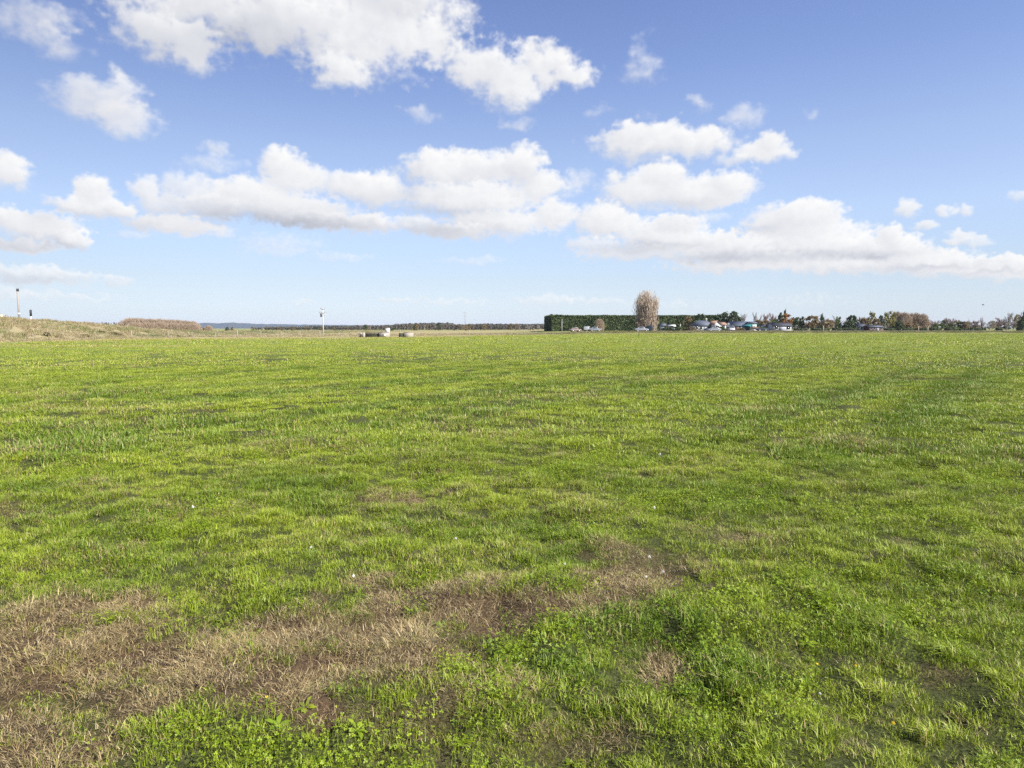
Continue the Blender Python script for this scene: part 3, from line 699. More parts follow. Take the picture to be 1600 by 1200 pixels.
def thicket(seed, n=4200):
    rng = np.random.RandomState(seed); tg = Geo(); cg = Geo()
    for k in range(9):
        a = rng.uniform(0, 6.28); r = .3*math.sqrt(rng.uniform(0, 1)); limb(tg, rng, (0, 0, -.04), (math.cos(a)*(.3+r*2), math.sin(a)*(.3+r*2), 1), .7, .012, 4)
    t = rng.uniform(0, 1, n)**.7; a = rng.uniform(0, 6.28, n); rad = .47*np.sqrt(np.clip(1-(t*.97)**3.2, 0, 1))*rng.uniform(.2, 1, n)**.5
    b = np.stack([rad*np.cos(a), rad*np.sin(a), t*.9], 1); b[:, 2] *= 1-.10*np.clip(perlin(b[:, 0]*6, b[:, 1]*6, seed)+.3, 0, 1)
    d = np.stack([b[:, 0]*.5+rng.normal(0, .09, n), b[:, 1]*.5+rng.normal(0, .09, n), rng.uniform(.6, 1, n)], 1); d /= np.linalg.norm(d, axis=1)[:, None]
    w = rng.normal(size=(n, 3)); w[:, 2] = 0; w /= np.linalg.norm(w, axis=1)[:, None]; w *= .006*rng.uniform(.6, 1.5, n)[:, None]; L = (.17*rng.uniform(.5, 1.3, n))[:, None]
    V = np.stack([b-w, b+w, b+d*L], 1); cg.add(V.reshape(-1, 3), np.arange(3*n).reshape(n, 3), np.repeat(rng.uniform(0, 1, n), 3)); return tg, cg
KINDS = {}
def make_kind(kind, variants, mat, barkm, crown='crown'):
    KINDS[kind] = []
    for tg, cg in variants:
        A = np.concatenate(cg.V); zt = np.percentile(A[:, 2], 99.4); rx = np.percentile(np.abs(A[:, :2]), 98.5)
        for g_ in (tg, cg):
            for v_ in g_.V: v_ /= np.array([rx/.5, rx/.5, zt])
        KINDS[kind].append((tg.mesh('trunk', barkm, True), cg.mesh(crown, mat), crown))
make_kind('evergreen', [leafy(s, M_DKG, M_BARK, 'round', 34, 70, .055, .08) for s in (1, 2, 3)], M_DKG, M_BARK)
make_kind('flat_pine', [leafy(s, M_DKG, M_BARK, 'flat', 34, 70, .055, .15) for s in (4, 5)], M_DKG, M_BARK)
make_kind('conifer', [leafy(s, M_DKG, M_BARK, 'cone', 30, 60, .06) for s in (6, 7)], M_DKG, M_BARK)
make_kind('spire', [leafy(8, M_DKG, M_BARK, 'column', 24, 50, .09)], M_DKG, M_BARK)
make_kind('green', [leafy(s, M_MDG, M_BARK, 'round', 26, 60, .06, .1) for s in (9, 10)], M_MDG, M_BARK)
make_kind('olive', [leafy(s, M_OLI, M_BARK, 'round', 22, 50, .055, .12) for s in (11, 12)], M_OLI, M_BARK)
make_kind('autumn', [leafy(13, M_ORG, M_BARK, 'round', 28, 60, .06, .06)], M_ORG, M_BARK)
make_kind('bronze', [leafy(s, M_BRZ, M_BARK, 'round', 26, 60, .055, .1) for s in (14, 15)], M_BRZ, M_BARK)
make_kind('bare_grey', [bare(s, 'round', 900, 14) for s in (16, 17, 18)], M_GRY, M_BARKG)
make_kind('bare_thin', [bare(s, 'up', 700, 9) for s in (19, 20)], M_GRY, M_BARKG)
make_kind('bare_purple', [bare(s, 'round', 1300, 16, .008) for s in (21, 22)], M_PUR, M_BARK)
make_kind('russet', [thicket(s) for s in (23, 24, 25)], M_RUS, M_BARK)
make_kind('shrub', [leafy(s, M_MDG, M_BARK, 'mound', 22, 60, .07, 0) for s in (26, 27)], M_MDG, M_BARK, 'foliage')
make_kind('dark_shrub', [leafy(s, M_DKG, M_BARK, 'mound', 22, 60, .07, 0) for s in (28, 29)], M_DKG, M_BARK, 'foliage')
make_kind('brown_shrub', [leafy(s, M_BRZ, M_BARK, 'mound', 20, 60, .06, 0) for s in (30, 31)], M_BRZ, M_BARK, 'foliage')
make_kind('gorse', [leafy(s, M_GORSE, M_BARK, 'mound', 22, 60, .07, 0) for s in (32, 33)], M_GORSE, M_BARK, 'foliage')
make_kind('poplar_far', [bare(s, 'up', 700, 12, .012, .16) for s in (34, 35, 36)], M_FTW, M_BARKG)
_kc = {}
def tree(kind, name, px, w_px, top, Y, label, cat='tree', group=None, z=None, rz=None, base=None):
    """w_px wide tree at column px of the photo, its top at row top, standing Y metres out"""
    k = _kc.get(kind, 0); _kc[kind] = k+1; tm, cm, cn = KINDS[kind][k % len(KINDS[kind])]
    x = X_at(px, Y); z0 = float(field_h(x, Y)) if z is None else z
    H = Z_at(top, Y)-z0; W = w_px/F*Y*1.08
    o = thing(name, label, cat, (x, Y, z0), (k*2.1 if rz is None else rz), group); o.scale = (W, W, H)
    obj('trunk' if cat == 'tree' else 'stem', tm, o); obj(cn, cm, o)
    return o

# --- the tall bare poplar clump
def build_poplar():
    Y = 226.0; x = X_at(1009, Y); z0 = float(field_h(x, Y)); H = Z_at(455.5, Y)-z0; W = 44/F*Y
    tg, cg = bare(40, 'poplar', 8500, 70, .005, .10)
    for g, w in ((tg, 1), (cg, 1)): pass
    o = thing('poplar_tree', 'tall bare light brown poplar with many upright stems, standing above the long dark hedge', 'tree', (x, Y, z0))
    o.scale = (W*1.2, W*1.2, H*1.02)
    part('trunk', tg, M_POPB, o, True); part('crown', cg, M_POP, o)
    rng = np.random.RandomState(41); P = np.stack([rng.normal(0, .13, 1100), rng.normal(0, .13, 1100), rng.uniform(.02, .40, 1100)], 1)
    part('lower_foliage', cards(Geo(), P, .03, rng, rng.uniform(0, 1, 1100)), M_POPL, o)
M_POPB = bark((.34, .25, .17)); M_POPL = leaf_mat('poplar_lower_leaves', (.24, .17, .09), (.42, .32, .18), .15)
build_poplar()

# --- the long clipped hedge with its corner
def build_hedge():
    x0, x1, y0, y1, T = 16.0, 86.0, 276.0, 338.0, 4.5
    z0 = .4; H = 6.75; o = thing('clipped_hedge', 'long tall dark green clipped hedge with a square shaded left end', 'hedge', (0, 0, 0))
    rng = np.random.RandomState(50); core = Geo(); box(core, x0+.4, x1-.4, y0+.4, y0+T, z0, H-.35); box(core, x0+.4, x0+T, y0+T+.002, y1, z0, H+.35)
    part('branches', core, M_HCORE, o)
    g = Geo(); n = 15000
    fx = rng.uniform(x0, x1, n); fz = z0+(H-z0)*rng.uniform(0, 1, n)**.95
    P = np.stack([fx, y0+np.abs(rng.normal(0, .28, n))+.25*perlin(fx*.35, fz*.5, 3), fz], 1)
    big = np.clip(.45+perlin(fx*.12, fz*.18, 5)*.9+perlin(fx*.6, fz*.35, 6)*.5, 0, 1)
    cards(g, P, .42, rng, np.clip(big*.7+rng.uniform(0, .4, n), 0, 1))
    n = 6000; t = rng.uniform(x0, x1, n); P = np.stack([t, rng.uniform(y0, y0+T, n), H-.15+rng.normal(0, .12, n)+.18*perlin(t*.25, t*0, 8)], 1); cards(g, P, .42, rng, rng.uniform(.1, .9, n))
    n = 6500; t = rng.uniform(y0, y1, n); P = np.stack([x0+np.abs(rng.normal(0, .2, n)), t, z0+(H+.5-z0)*rng.uniform(0, 1, n)], 1); cards(g, P, .42, rng, rng.uniform(0, .7, n))
    n = 2500; t = rng.uniform(y0, y1, n); P = np.stack([rng.uniform(x0, x0+T, n), t, H+.1+(t-y0)/(y1-y0)*.5+rng.normal(0, .12, n)], 1); cards(g, P, .42, rng, rng.uniform(.1, .9, n))
    part('foliage', g, M_HDG, o)
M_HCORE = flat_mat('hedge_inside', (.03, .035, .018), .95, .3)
build_hedge()

# --- trees on the right, from left to right
T = [('russet', 'bare_tree', 937, 13, 498, 262, 'small bare brown tree against the face of the long hedge'),
 ('evergreen', 'evergreen_tree', 1094, 19, 491, 268, 'rounded dark evergreen tree rising behind the grey roofed house'),
 ('flat_pine', 'evergreen_tree', 1131, 22, 489, 268, 'broad dark evergreen tree right of the white gabled house, leftmost of its dense clump'),
 ('evergreen', 'evergreen_tree', 1147, 19, 487, 264, 'dark olive evergreen tree, tallest and rightmost of the dense clump behind the small white van'),
 ('bare_grey', 'bare_tree', 1159, 14, 490, 270, 'pale grey bare tree touching the right side of the dark evergreen clump'),
 ('bare_thin', 'bare_tree', 1179, 7, 487, 262, 'thin upright bare tree behind the pale green wall'),
 ('bare_thin', 'bare_tree', 1187, 6, 491, 266, 'short thin bare tree right of the one behind the pale green wall'),
 ('bare_purple', 'bare_tree', 1197, 12, 490, 258, 'dull purple bare tree, left of the close pair before the orange tree'),
 ('bare_purple', 'bare_tree', 1206, 12, 489, 262, 'dull purple bare tree, right of the close pair before the orange tree'),
 ('bronze', 'brown_tree', 1190, 26, 500, 250, 'low bronze tree behind the brown sheds'),
 ('green', 'green_tree', 1209, 15, 499, 250, 'low bright green tree left of the orange tree'),
 ('conifer', 'evergreen_tree', 1219, 14, 489, 254, 'dark square shouldered evergreen joined to the left side of the orange tree'),
 ('spire', 'cypress_tree', 1226, 4.5, 484, 262, 'needle thin cypress rising above the orange tree'),
 ('autumn', 'autumn_tree', 1228, 17, 490.5, 250, 'orange autumn tree above the pale metal shed'),
 ('flat_pine', 'pine_tree', 1243, 16, 496, 330, 'distant flat topped pine right of the orange tree'),
 ('evergreen', 'evergreen_tree', 1253, 9, 495, 262, 'narrow dark evergreen left of the broad bronze tree'),
 ('bronze', 'brown_tree', 1269, 25, 493.5, 258, 'broad bronze tree in the middle of the right hand tree line'),
 ('conifer', 'evergreen_tree', 1284, 10, 491, 256, 'dark pointed evergreen at the right edge of the broad bronze tree'),
 ('bronze', 'brown_tree', 1293, 18, 499, 252, 'low bronze tree in front of the pointed evergreen'),
 ('bare_grey', 'bare_tree', 1306, 12, 493, 262, 'pale grey bare tree with a green tree growing through its right side'),
 ('green', 'green_tree', 1309, 8, 495, 258, 'narrow green tree beside the pale grey bare tree'),
 ('bare_grey', 'bare_tree', 1321, 12, 495, 262, 'small grey bare tree left of the large blue green evergreen'),
 ('evergreen', 'evergreen_tree', 1331, 16, 493, 256, 'large blue green evergreen with a low spreading skirt'),
 ('dark_shrub', 'evergreen_shrub', 1326, 22, 501, 252, 'spreading dark shrub at the foot of the blue green evergreen'),
 ('bare_purple', 'bare_tree', 1344, 12, 494.5, 260, 'purplish bare tree right of the blue green evergreen'),
 ('bronze', 'brown_tree', 1351, 15, 497, 254, 'olive brown tree behind the red walled house'),
 ('olive', 'olive_tree', 1361, 12, 488, 256, 'slim tall yellow olive tree above the red walled house'),
 ('bronze', 'brown_tree', 1369, 14, 498, 250, 'low orange brown tree between the two olive trees'),
 ('evergreen', 'evergreen_tree', 1376, 9, 493, 258, 'small dark evergreen between the two olive trees'),
 ('bare_grey', 'bare_tree', 1382, 11, 487, 262, 'grey bare tree left of the broad olive tree'),
 ('olive', 'olive_tree', 1390, 18, 486.5, 258, 'broad yellow olive tree at the left end of the russet thicket'),
 ('russet', 'russet_tree', 1400, 18, 486, 262, 'bare russet tree, leftmost of the russet thicket'),
 ('russet', 'russet_tree', 1413, 20, 487.5, 260, 'bare russet tree, second from the left of the russet thicket'),
 ('russet', 'russet_tree', 1427, 22, 488, 262, 'bare russet tree, third from the left of the russet thicket'),
 ('russet', 'russet_tree', 1439, 20, 489.5, 260, 'bare russet tree, rightmost of the russet thicket'),
 ('russet', 'russet_tree', 1446, 12, 497, 256, 'small low russet tree at the right foot of the thicket'),
 ('dark_shrub', 'evergreen_shrub', 1404, 15, 501.5, 248, 'dark shrub in front of the left part of the russet thicket'),
 ('brown_shrub', 'shrub', 1424, 30, 503, 250, 'long low brown shrub in front of the right part of the russet thicket'),
 ('bare_purple', 'bare_tree', 1460, 13, 501, 262, 'low bare tree right of the russet thicket'),
 ('green', 'shrub', 1466, 20, 506, 246, 'low green bush under the small bare tree right of the russet thicket'),
 ('bare_purple', 'bare_tree', 1479, 10, 496.5, 262, 'purple brown bare tree, left of an even pair'),
 ('bare_purple', 'bare_tree', 1489, 10, 497.5, 262, 'purple brown bare tree, right of an even pair'),
 ('shrub', 'shrub', 1486, 18, 505, 245, 'green bush under the even pair of purple brown trees'),
 ('dark_shrub', 'evergreen_shrub', 1501, 14, 503, 252, 'dark low shrub right of the even pair of purple brown trees'),
 ('bronze', 'brown_tree', 1509, 10, 502, 250, 'small olive brown tree beside the dark low shrub'),
 ('bare_grey', 'bare_tree', 1516, 6, 499, 258, 'thin grey bare tree between low bushes'),
 ('bare_purple', 'bare_tree', 1526, 12, 500, 262, 'low purple bare tree with a thin taller one at its right'),
 ('bare_thin', 'bare_tree', 1534, 6, 495, 262, 'thin upright bare tree right of the low purple one'),
 ('bare_grey', 'bare_tree', 1546, 18, 500.5, 300, 'pale distant bare tree left of the tall grey trees at the right'),
 ('bare_purple', 'bare_tree', 1562, 13, 496, 262, 'reddish bare tree, lowest and leftmost of the right hand group'),
 ('bare_grey', 'bare_tree', 1573, 13, 488.5, 256, 'tall dark grey bare tree in the right hand group'),
 ('bare_grey', 'bare_tree', 1583, 12, 490, 260, 'grey bare tree at the right side of the right hand group'),
 ('olive', 'olive_tree', 1588, 7, 491, 252, 'slender yellowish tree at the right edge of the right hand group'),
 ('bare_purple', 'bare_tree', 1594, 12, 491, 262, 'thin bare tree just left of the dark tree at the picture edge'),
 ('conifer', 'evergreen_tree', 1606, 18, 468, 240, 'tall dark tree at the far right edge of the picture'),
 ('dark_shrub', 'evergreen_shrub', 1598, 14, 499, 238, 'black green shrub at the far right edge of the picture'),
 ('evergreen', 'evergreen_tree', 1046, 7, 496, 266, 'narrow dark tree poking above the hedge right of the tall poplar'),
 ('bronze', 'brown_tree', 1075, 12, 494, 272, 'small brown tree level with the top of the hedge'),
]
for t in T: tree(*t[:7], cat='shrub' if 'shrub' in t[1] else 'tree')
# far trees filling the gaps of the line, behind everything on the right
rngt = np.random.RandomState(77)
fp = np.linspace(1236, 1598, 30)+rngt.uniform(-4, 4, 30)
for k, p in enumerate(fp):
    tree(['bare_grey', 'bronze', 'bare_purple', 'evergreen'][k % 4], 'background_tree', p, rngt.uniform(9, 15), rngt.uniform(500, 504.5), rngt.uniform(330, 400),
         'low distant tree seen in the gaps of the right hand tree line', group='distant trees behind the right hand tree line', z=.5)

# --- low hedges along the road on the right
def low_hedge(px0, px1, top, Y, label, mat=None, bottom=None):
    x0, x1 = X_at(px0, Y), X_at(px1, Y); z0 = float(field_h((x0+x1)/2, Y)); H = Z_at(top, Y)-z0
    rng = np.random.RandomState(int(px0)); n = int(max(200, (x1-x0)*H*34)); g = Geo()
    t = rng.uniform(0, 1, n)
    P = np.stack([t*(x1-x0)-(x1-x0)/2, rng.normal(0, .4, n), rng.uniform(0, 1, n)*H*(.88+.16*perlin(t*(x1-x0)*.8, t*0, int(px0)%50))], 1)
    o = thing('low_hedge', label, 'hedge', ((x0+x1)/2, Y, z0))
    part('foliage', cards(g, P, .3, rng, np.clip(rng.uniform(0, .8, n)*.8, 0, 1)), mat or M_HDG, o)
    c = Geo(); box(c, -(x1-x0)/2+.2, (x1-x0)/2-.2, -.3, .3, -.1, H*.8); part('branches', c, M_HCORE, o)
for a in [(1240, 1262, 512, 240, 'short low hedge just right of the pale metal shed'), (1266, 1297, 511.5, 240, 'low dark hedge below the broad bronze tree'), (1300, 1319, 511, 241, 'low dark hedge below the grey and green pair of trees'),
          (1321, 1340, 512, 240, 'low dark hedge left of the red walled house'), (1381, 1399, 512, 240, 'low dark hedge right of the red walled house'),
          (1402, 1431, 511, 241, 'long low dark hedge below the russet thicket'), (1437, 1449, 512, 240, 'very short hedge at the right end of the russet thicket'),
          (1452, 1470, 510.5, 240, 'low dark hedge below the low green bush'), (1477, 1494, 510.5, 239, 'low dark hedge below the even pair of purple brown trees'),
          (1499, 1514, 512, 240, 'low hedge below the thin grey tree'), (1516, 1541, 510.5, 240, 'dark long hedge left of a pale gap in the hedges'), (1556, 1566, 511, 240, 'small hedge below the reddish bare tree')]:
    low_hedge(*a)
for k, (p, w, tp, lb) in enumerate([(1044, 26, 509, 'dark green bush right of the poplar'), (1065, 18, 510, 'green bush below the brown tree at the hedge top'), (1080, 20, 511, 'low brown green bush left of the grey roofed house'),
                        (1124, 22, 510.5, 'green bush in front of the white gabled house'), (1152, 12, 511, 'tawny bush beside the small white van'), (1160, 9, 512, 'small tawny bush left of the teal shed'),
                        (1192, 16, 511, 'yellow green bush between the teal shed and the pale metal shed')]):
    tree(['dark_shrub', 'shrub', 'brown_shrub', 'shrub', 'brown_shrub', 'brown_shrub', 'shrub'][k], 'shrub', p, w, tp, 232, lb, 'shrub')

# --- left: the russet copse, small trees, rows of poplars
for k, (p, w, tp) in enumerate([(207, 36, 496), (224, 40, 497), (243, 40, 497.5), (262, 40, 498.5), (281, 38, 499.5), (297, 30, 501)]):
    lb = ['bare russet tree at the left end of the long even topped copse', 'bare russet tree, second from the left in the long even topped copse', 'bare russet tree, third from the left in the long even topped copse',
          'bare russet tree, fourth from the left in the long even topped copse', 'bare russet tree, fifth from the left in the long even topped copse', 'bare russet tree at the right end of the long even topped copse'][k]
    tree('russet', 'russet_tree', p, w, tp, 215+k*2, lb, group='bare russet trees of the copse beyond the bank', z=-.1)
for k, (p, w, tp) in enumerate([(212, 26, 503), (233, 28, 503), (253, 28, 503), (272, 28, 504), (290, 28, 505), (304, 14, 506)]):
    tree('russet', 'russet_tree', p, w, tp, 209, 'low bare russet undergrowth tree along the front of the even topped copse', group='low front trees of the russet copse', z=-.1)
tree('russet', 'russet_tree', 326, 12, 508, 225, 'small round russet tree standing alone right of the copse', z=-.1)
tree('evergreen', 'evergreen_tree', 316, 8, 512, 300, 'tiny dark evergreen between the copse and the lone russet tree', z=-.2)
tree('evergreen', 'evergreen_tree', 355, 6, 511, 420, 'small far dark tree, left of two on the plain', z=-.2)
tree('bronze', 'brown_tree', 363, 6, 511, 420, 'small far brownish tree, right of two on the plain', z=-.2)
for k, p in enumerate([141, 147, 154, 161, 167, 173, 180, 187, 193]):
    tree('poplar_far', 'poplar_tree', p, 5.5, 502.5+(k % 3)*.6, 300, 'thin bare poplar in the short row behind the left bank', group='row of thin bare poplars behind the left bank', z=0)
rw = np.random.RandomState(9)
for k, p in enumerate(np.arange(396, 560, 4.2)):
    p = p+rw.uniform(-1.2, 1.2)
    if 488 < p < 500 or 513 < p < 520: continue
    tree('poplar_far' if k % 5 else 'bronze', 'roadside_tree', p, rw.uniform(4, 6), 511.2-.6*(p > 470)-rw.uniform(0, 1.2), 520, 'small bare tree in the far row left of the water works', group='far row of bare trees left of the water works', z=-.5)
for k, p in enumerate(np.arange(561, 851, 4.4)):
    p = p+rw.uniform(-1.4, 1.4)
    tree(['poplar_far', 'bare_grey', 'poplar_far', 'bronze', 'poplar_far', 'evergreen'][rw.randint(0, 6)], 'roadside_tree', p, rw.uniform(4.5, 7), (508.5 if p < 615 else 506.5)-rw.uniform(-.6, 1.6)+(p > 760)*.4, 470+rw.uniform(-8, 8),
         'small tree in the long far row between the water works and the tall hedge', group='far row of trees left of the tall hedge', z=-.3)

# --- the far wood that reads as one dark mass, and the hills
def build_wood():
    rng = np.random.RandomState(60); g = Geo()
    n = 16000; px = rng.uniform(420, 856, n)
    Yw = 760+rng.uniform(0, 70, n)
    top = np.interp(px, [420, 470, 480, 560, 612, 640, 660, 706, 712, 730, 760, 800, 856], [512, 511.5, 510.5, 510, 508.5, 506, 505.5, 505, 508, 507.5, 506.5, 507, 507])+perlin(px*.22, px*0, 7)*1.4
    zt = CAM_H+(513.0-top)/F*Yw; z = rng.uniform(0, 1, n)**.8*zt
    P = np.stack([(px-800)/F*Yw, Yw, z], 1); cards(g, P, 1.7, rng, rng.uniform(0, 1, n))
    o = obj('far_wood', g.mesh('far_wood', M_WOOD)); tag(o, 'dark distant wood along the horizon left of the tall hedge', 'wood', kind='stuff')
M_WOOD = leaf_mat('far_wood_foliage', (.03, .045, .03), (.09, .085, .06), .1)
build_wood()
def build_hills():
    g = Geo(); na = 260; ny = 9; az = np.linspace(-62, 30, na); Yd = np.linspace(4300, 5200, ny)
    top = np.interp(az, [-62, -45, -37, -34, -28, -25.5, -24, -21.5, -20, -16, -12, -8, 0, 6, 30], [20, 26, 30, 14, 12, 28, 41, 39, 33, 28, 24, 18, 13, 9, 0])
    top = top*(1+.10*perlin(az*.9, az*0, 4)+.07*perlin(az*4, az*0, 5))
    A, Yg = np.meshgrid(np.radians(az), Yd, indexing='ij'); prof = np.sin(np.linspace(0, np.pi, ny))**.7
    Z = top[:, None]*prof[None, :]-2+np.random.RandomState(3).uniform(0, 1.6, A.shape); Z[:, 0] = -4; Z[:, -1] = -4
    V = np.stack([Yg*np.tan(A), Yg, Z], -1).reshape(-1, 3); i = np.arange(na-1)[:, None]; j = np.arange(ny-1)[None, :]
    g.add(V, np.stack([i*ny+j, (i+1)*ny+j, (i+1)*ny+j+1, i*ny+j+1], -1).reshape(-1, 4))
    m = flat_mat('forested_hills', (.025, .045, .06), .95, .25, .01); tag(obj('hills', g.mesh('hills', m, True)), kind='structure')
build_hills()

# --- bank on the left with its rank grass
BKY = np.array([30, 60, 85, 95, 105, 118, 130, 145, 165, 200, 420]); BKZ = np.array([3.3, 3.3, 3.15, 2.95, 2.55, 2.05, 1.35, .95, .7, .5, .3])
def bank_h(x, y):
    H = np.interp(y, BKY, BKZ)+perlin(y*.12, y*0, 3)*.12
    t = np.clip((x+60+fbm(y*.1, x*.1, 2, 9)*1.2)/(-11.0), 0, 1); b = np.clip((x+88)/8, 0, 1)
    h = H*sstep(t)*sstep(b)
    return h-.25+.25*np.clip(h, 0, 1)*1.0+perlin(x*.7, y*.7, 4)*.12+perlin(x*.22, y*.22, 14)*.22
def build_bank():
    xs = np.linspace(-92, -55, 70); ys = np.concatenate([np.linspace(30, 180, 260), np.linspace(182, 420, 60)])
    Xg, Yg = np.meshgrid(xs, ys, indexing='ij'); Z = bank_h(Xg, Yg); nx, ny = Xg.shape
    g = Geo(); i = np.arange(nx-1)[:, None]; j = np.arange(ny-1)[None, :]
    g.add(np.stack([Xg, Yg, Z], -1).reshape(-1, 3), np.stack([i*ny+j, (i+1)*ny+j, (i+1)*ny+j+1, i*ny+j+1], -1).reshape(-1, 4))
    m, nt, out = new_mat('bank_turf'); a = noise(nt, .35, 5, .6); b = noise(nt, 2.2, 4, .6)
    c = mixc(nt, a.outputs[0], (.30, .25, .13), (.17, .17, .065)); c = mixc(nt, b.outputs[0], c, (.34, .27, .16))
    p = nd(nt, 'ShaderNodeBsdfPrincipled'); link(nt, c, p.inputs['Base Color']); p.inputs['Roughness'].default_value = .95; link(nt, p.outputs[0], out.inputs[0])
    tag(obj('embankment', g.mesh('embankment', m, True)), kind='structure')
    rng = np.random.RandomState(70); n = 9500
    x = rng.uniform(-86, -57.5, n); y = 48+rng.uniform(0, 1, n)**1.1*330; z = bank_h(x, y)
    pn = fbm(x*.12, y*.08, 3, 21)
    scatter('bank_grass', ('rank dry and green grass growing all over the left bank', 'rank grass'), np.stack([x, y, z], 1), rank_coll, rng.randint(0, 4, n), rng.uniform(0, 6.28, n), rng.normal(0, .1, (n, 2)),
            np.stack([.7+0*x, .7+0*x, rng.uniform(.5, 1.15, n)], 1), np.clip(.35+pn*1.4+rng.normal(0, .2, n), 0, 1), np.clip(.55-pn*1.0+rng.normal(0, .15, n), .05, .95))
build_bank()
for k, (p, w, tp, Y, kd, lb) in enumerate([(64, 9, 511, 98, 'gorse', 'dark gorse bush with orange brown edge on the bank slope'), (72, 13, 519, 92, 'gorse', 'low dark bush below the gorse on the bank slope'), (47, 9, 514, 94, 'gorse', 'small dark bush high on the bank left of the gorse'),
        (92, 22, 512, 104, 'shrub', 'grey green bush on top of the bank'), (120, 16, 516, 106, 'brown_shrub', 'brown bush at the crest of the bank'), (150, 34, 518.5, 108, 'brown_shrub', 'long brown bush at the foot of the bank'),
        (178, 18, 519, 110, 'brown_shrub', 'rounded tawny bush at the foot of the bank'), (132, 18, 522, 100, 'brown_shrub', 'low brown bush left of the long one at the bank foot'), (32, 14, 521, 88, 'brown_shrub', 'grey brown twiggy bush low on the bank at the left'),
        (222, 14, 524, 122, 'brown_shrub', 'low dark tuft at the foot of the low bank'), (262, 15, 524, 125, 'brown_shrub', 'low dark tuft near the middle of the low bank'), (278, 14, 524, 125, 'gorse', 'dark low tuft right of the middle of the low bank'), (296, 12, 524, 126, 'brown_shrub', 'low reddish tuft near the first fence posts')]):
    xx = X_at(p, Y); tree(kd, 'shrub', p, w, tp, Y, lb, 'shrub', z=float(bank_h(xx, Y)) if xx < -57 else -.03)

# ------------------------------------------------------------------ built things
M_CONC = flat_mat('concrete', (.34, .31, .26), .9, .18, 2.5); M_CONCD = flat_mat('stained_concrete', (.30, .28, .24), .9, .3, 3)
M_WHITE = flat_mat('white_paint', (.62, .62, .60), .5, .05, 4); M_CREAM = flat_mat('cream_paint', (.66, .58, .42), .7, .1, 4)
M_TIM = flat_mat('weathered_timber', (.20, .17, .13), .9, .3, 5); M_TIMD = flat_mat('dark_timber', (.055, .055, .04), .9, .3, 5); M_POST = flat_mat('fence_post', (.30, .26, .20), .9, .3, 6)
M_STEEL = flat_mat('galvanised_steel', (.45, .46, .47), .45, .1, 6, .6); M_DARK = flat_mat('dark_metal', (.04, .042, .045), .5, .2, 4)
M_PALEP = flat_mat('pale_pole', (.46, .45, .44), .8, .12, 3); M_GREYP = flat_mat('grey_timber_pole', (.30, .28, .26), .85, .2, 2)
M_GLASS = flat_mat('window_glass', (.03, .038, .045), .08, .1, 2, 0, .8); M_TYRE = flat_mat('tyre_rubber', (.02, .02, .02), .8, .1, 5)
M_ROOFG = flat_mat('grey_roof', (.11, .125, .16), .6, .12, 1.2); M_ROOFD = flat_mat('dark_roof', (.06, .062, .07), .6, .2, 1); M_ROOFO = flat_mat('terracotta_roof', (.33, .20, .135), .8, .15, 1.5)
M_TEAL = flat_mat('teal_cladding', (.03, .19, .19), .5, .15, 1); M_PGREEN = flat_mat('pale_green_cladding', (.42, .58, .50), .6, .1, 1); M_REDW = flat_mat('dark_red_boards', (.16, .045, .05), .8, .2, 2)
M_GREYW = flat_mat('grey_cladding', (.33, .34, .38), .7, .12, 1.2); M_BROWNW = flat_mat('brown_boards', (.15, .085, .055), .85, .25, 2); M_TIN = flat_mat('pale_patchy_tin', (.45, .45, .48), .6, .45, 1.3)
M_INSUL = flat_mat('porcelain', (.14, .09, .07), .3, .1, 5)

def build_fence():
    xs = np.arange(-59.0, 7.0, 3.1); o = thing('wire_fence', 'low post and wire fence along the dry far edge of the field', 'fence', (0, 0, 0)); rng = np.random.RandomState(2)
    pts = []
    for k, x in enumerate(xs):
        x = x+rng.uniform(-.15, .15); y = float(yb(x))+4; z = float(field_h(x, y)); pts.append((x, y, z)); r = .085 if k % 4 == 0 else .05; H = 1.25 if k % 4 == 0 else 1.08
        g = Geo(); tube(g, (x, y, z-.3), (x+rng.normal(0, .03), y+rng.normal(0, .03), z+H), r, r*.92, 8); part('post', g, M_POST, o, True)
    for h in (.2, .45, .7, .95):
        g = Geo()
        for a, b in zip(pts[:-1], pts[1:]): tube(g, (a[0], a[1]-.06, a[2]+h), (b[0], b[1]-.06, b[2]+h), .004, .004, 4, caps=False)
        part('wire', g, M_STEEL, o)
build_fence()
def at(px, Y, dz=0.0):
    x = X_at(px, Y); return (x, Y, float(field_h(x, Y))+dz)

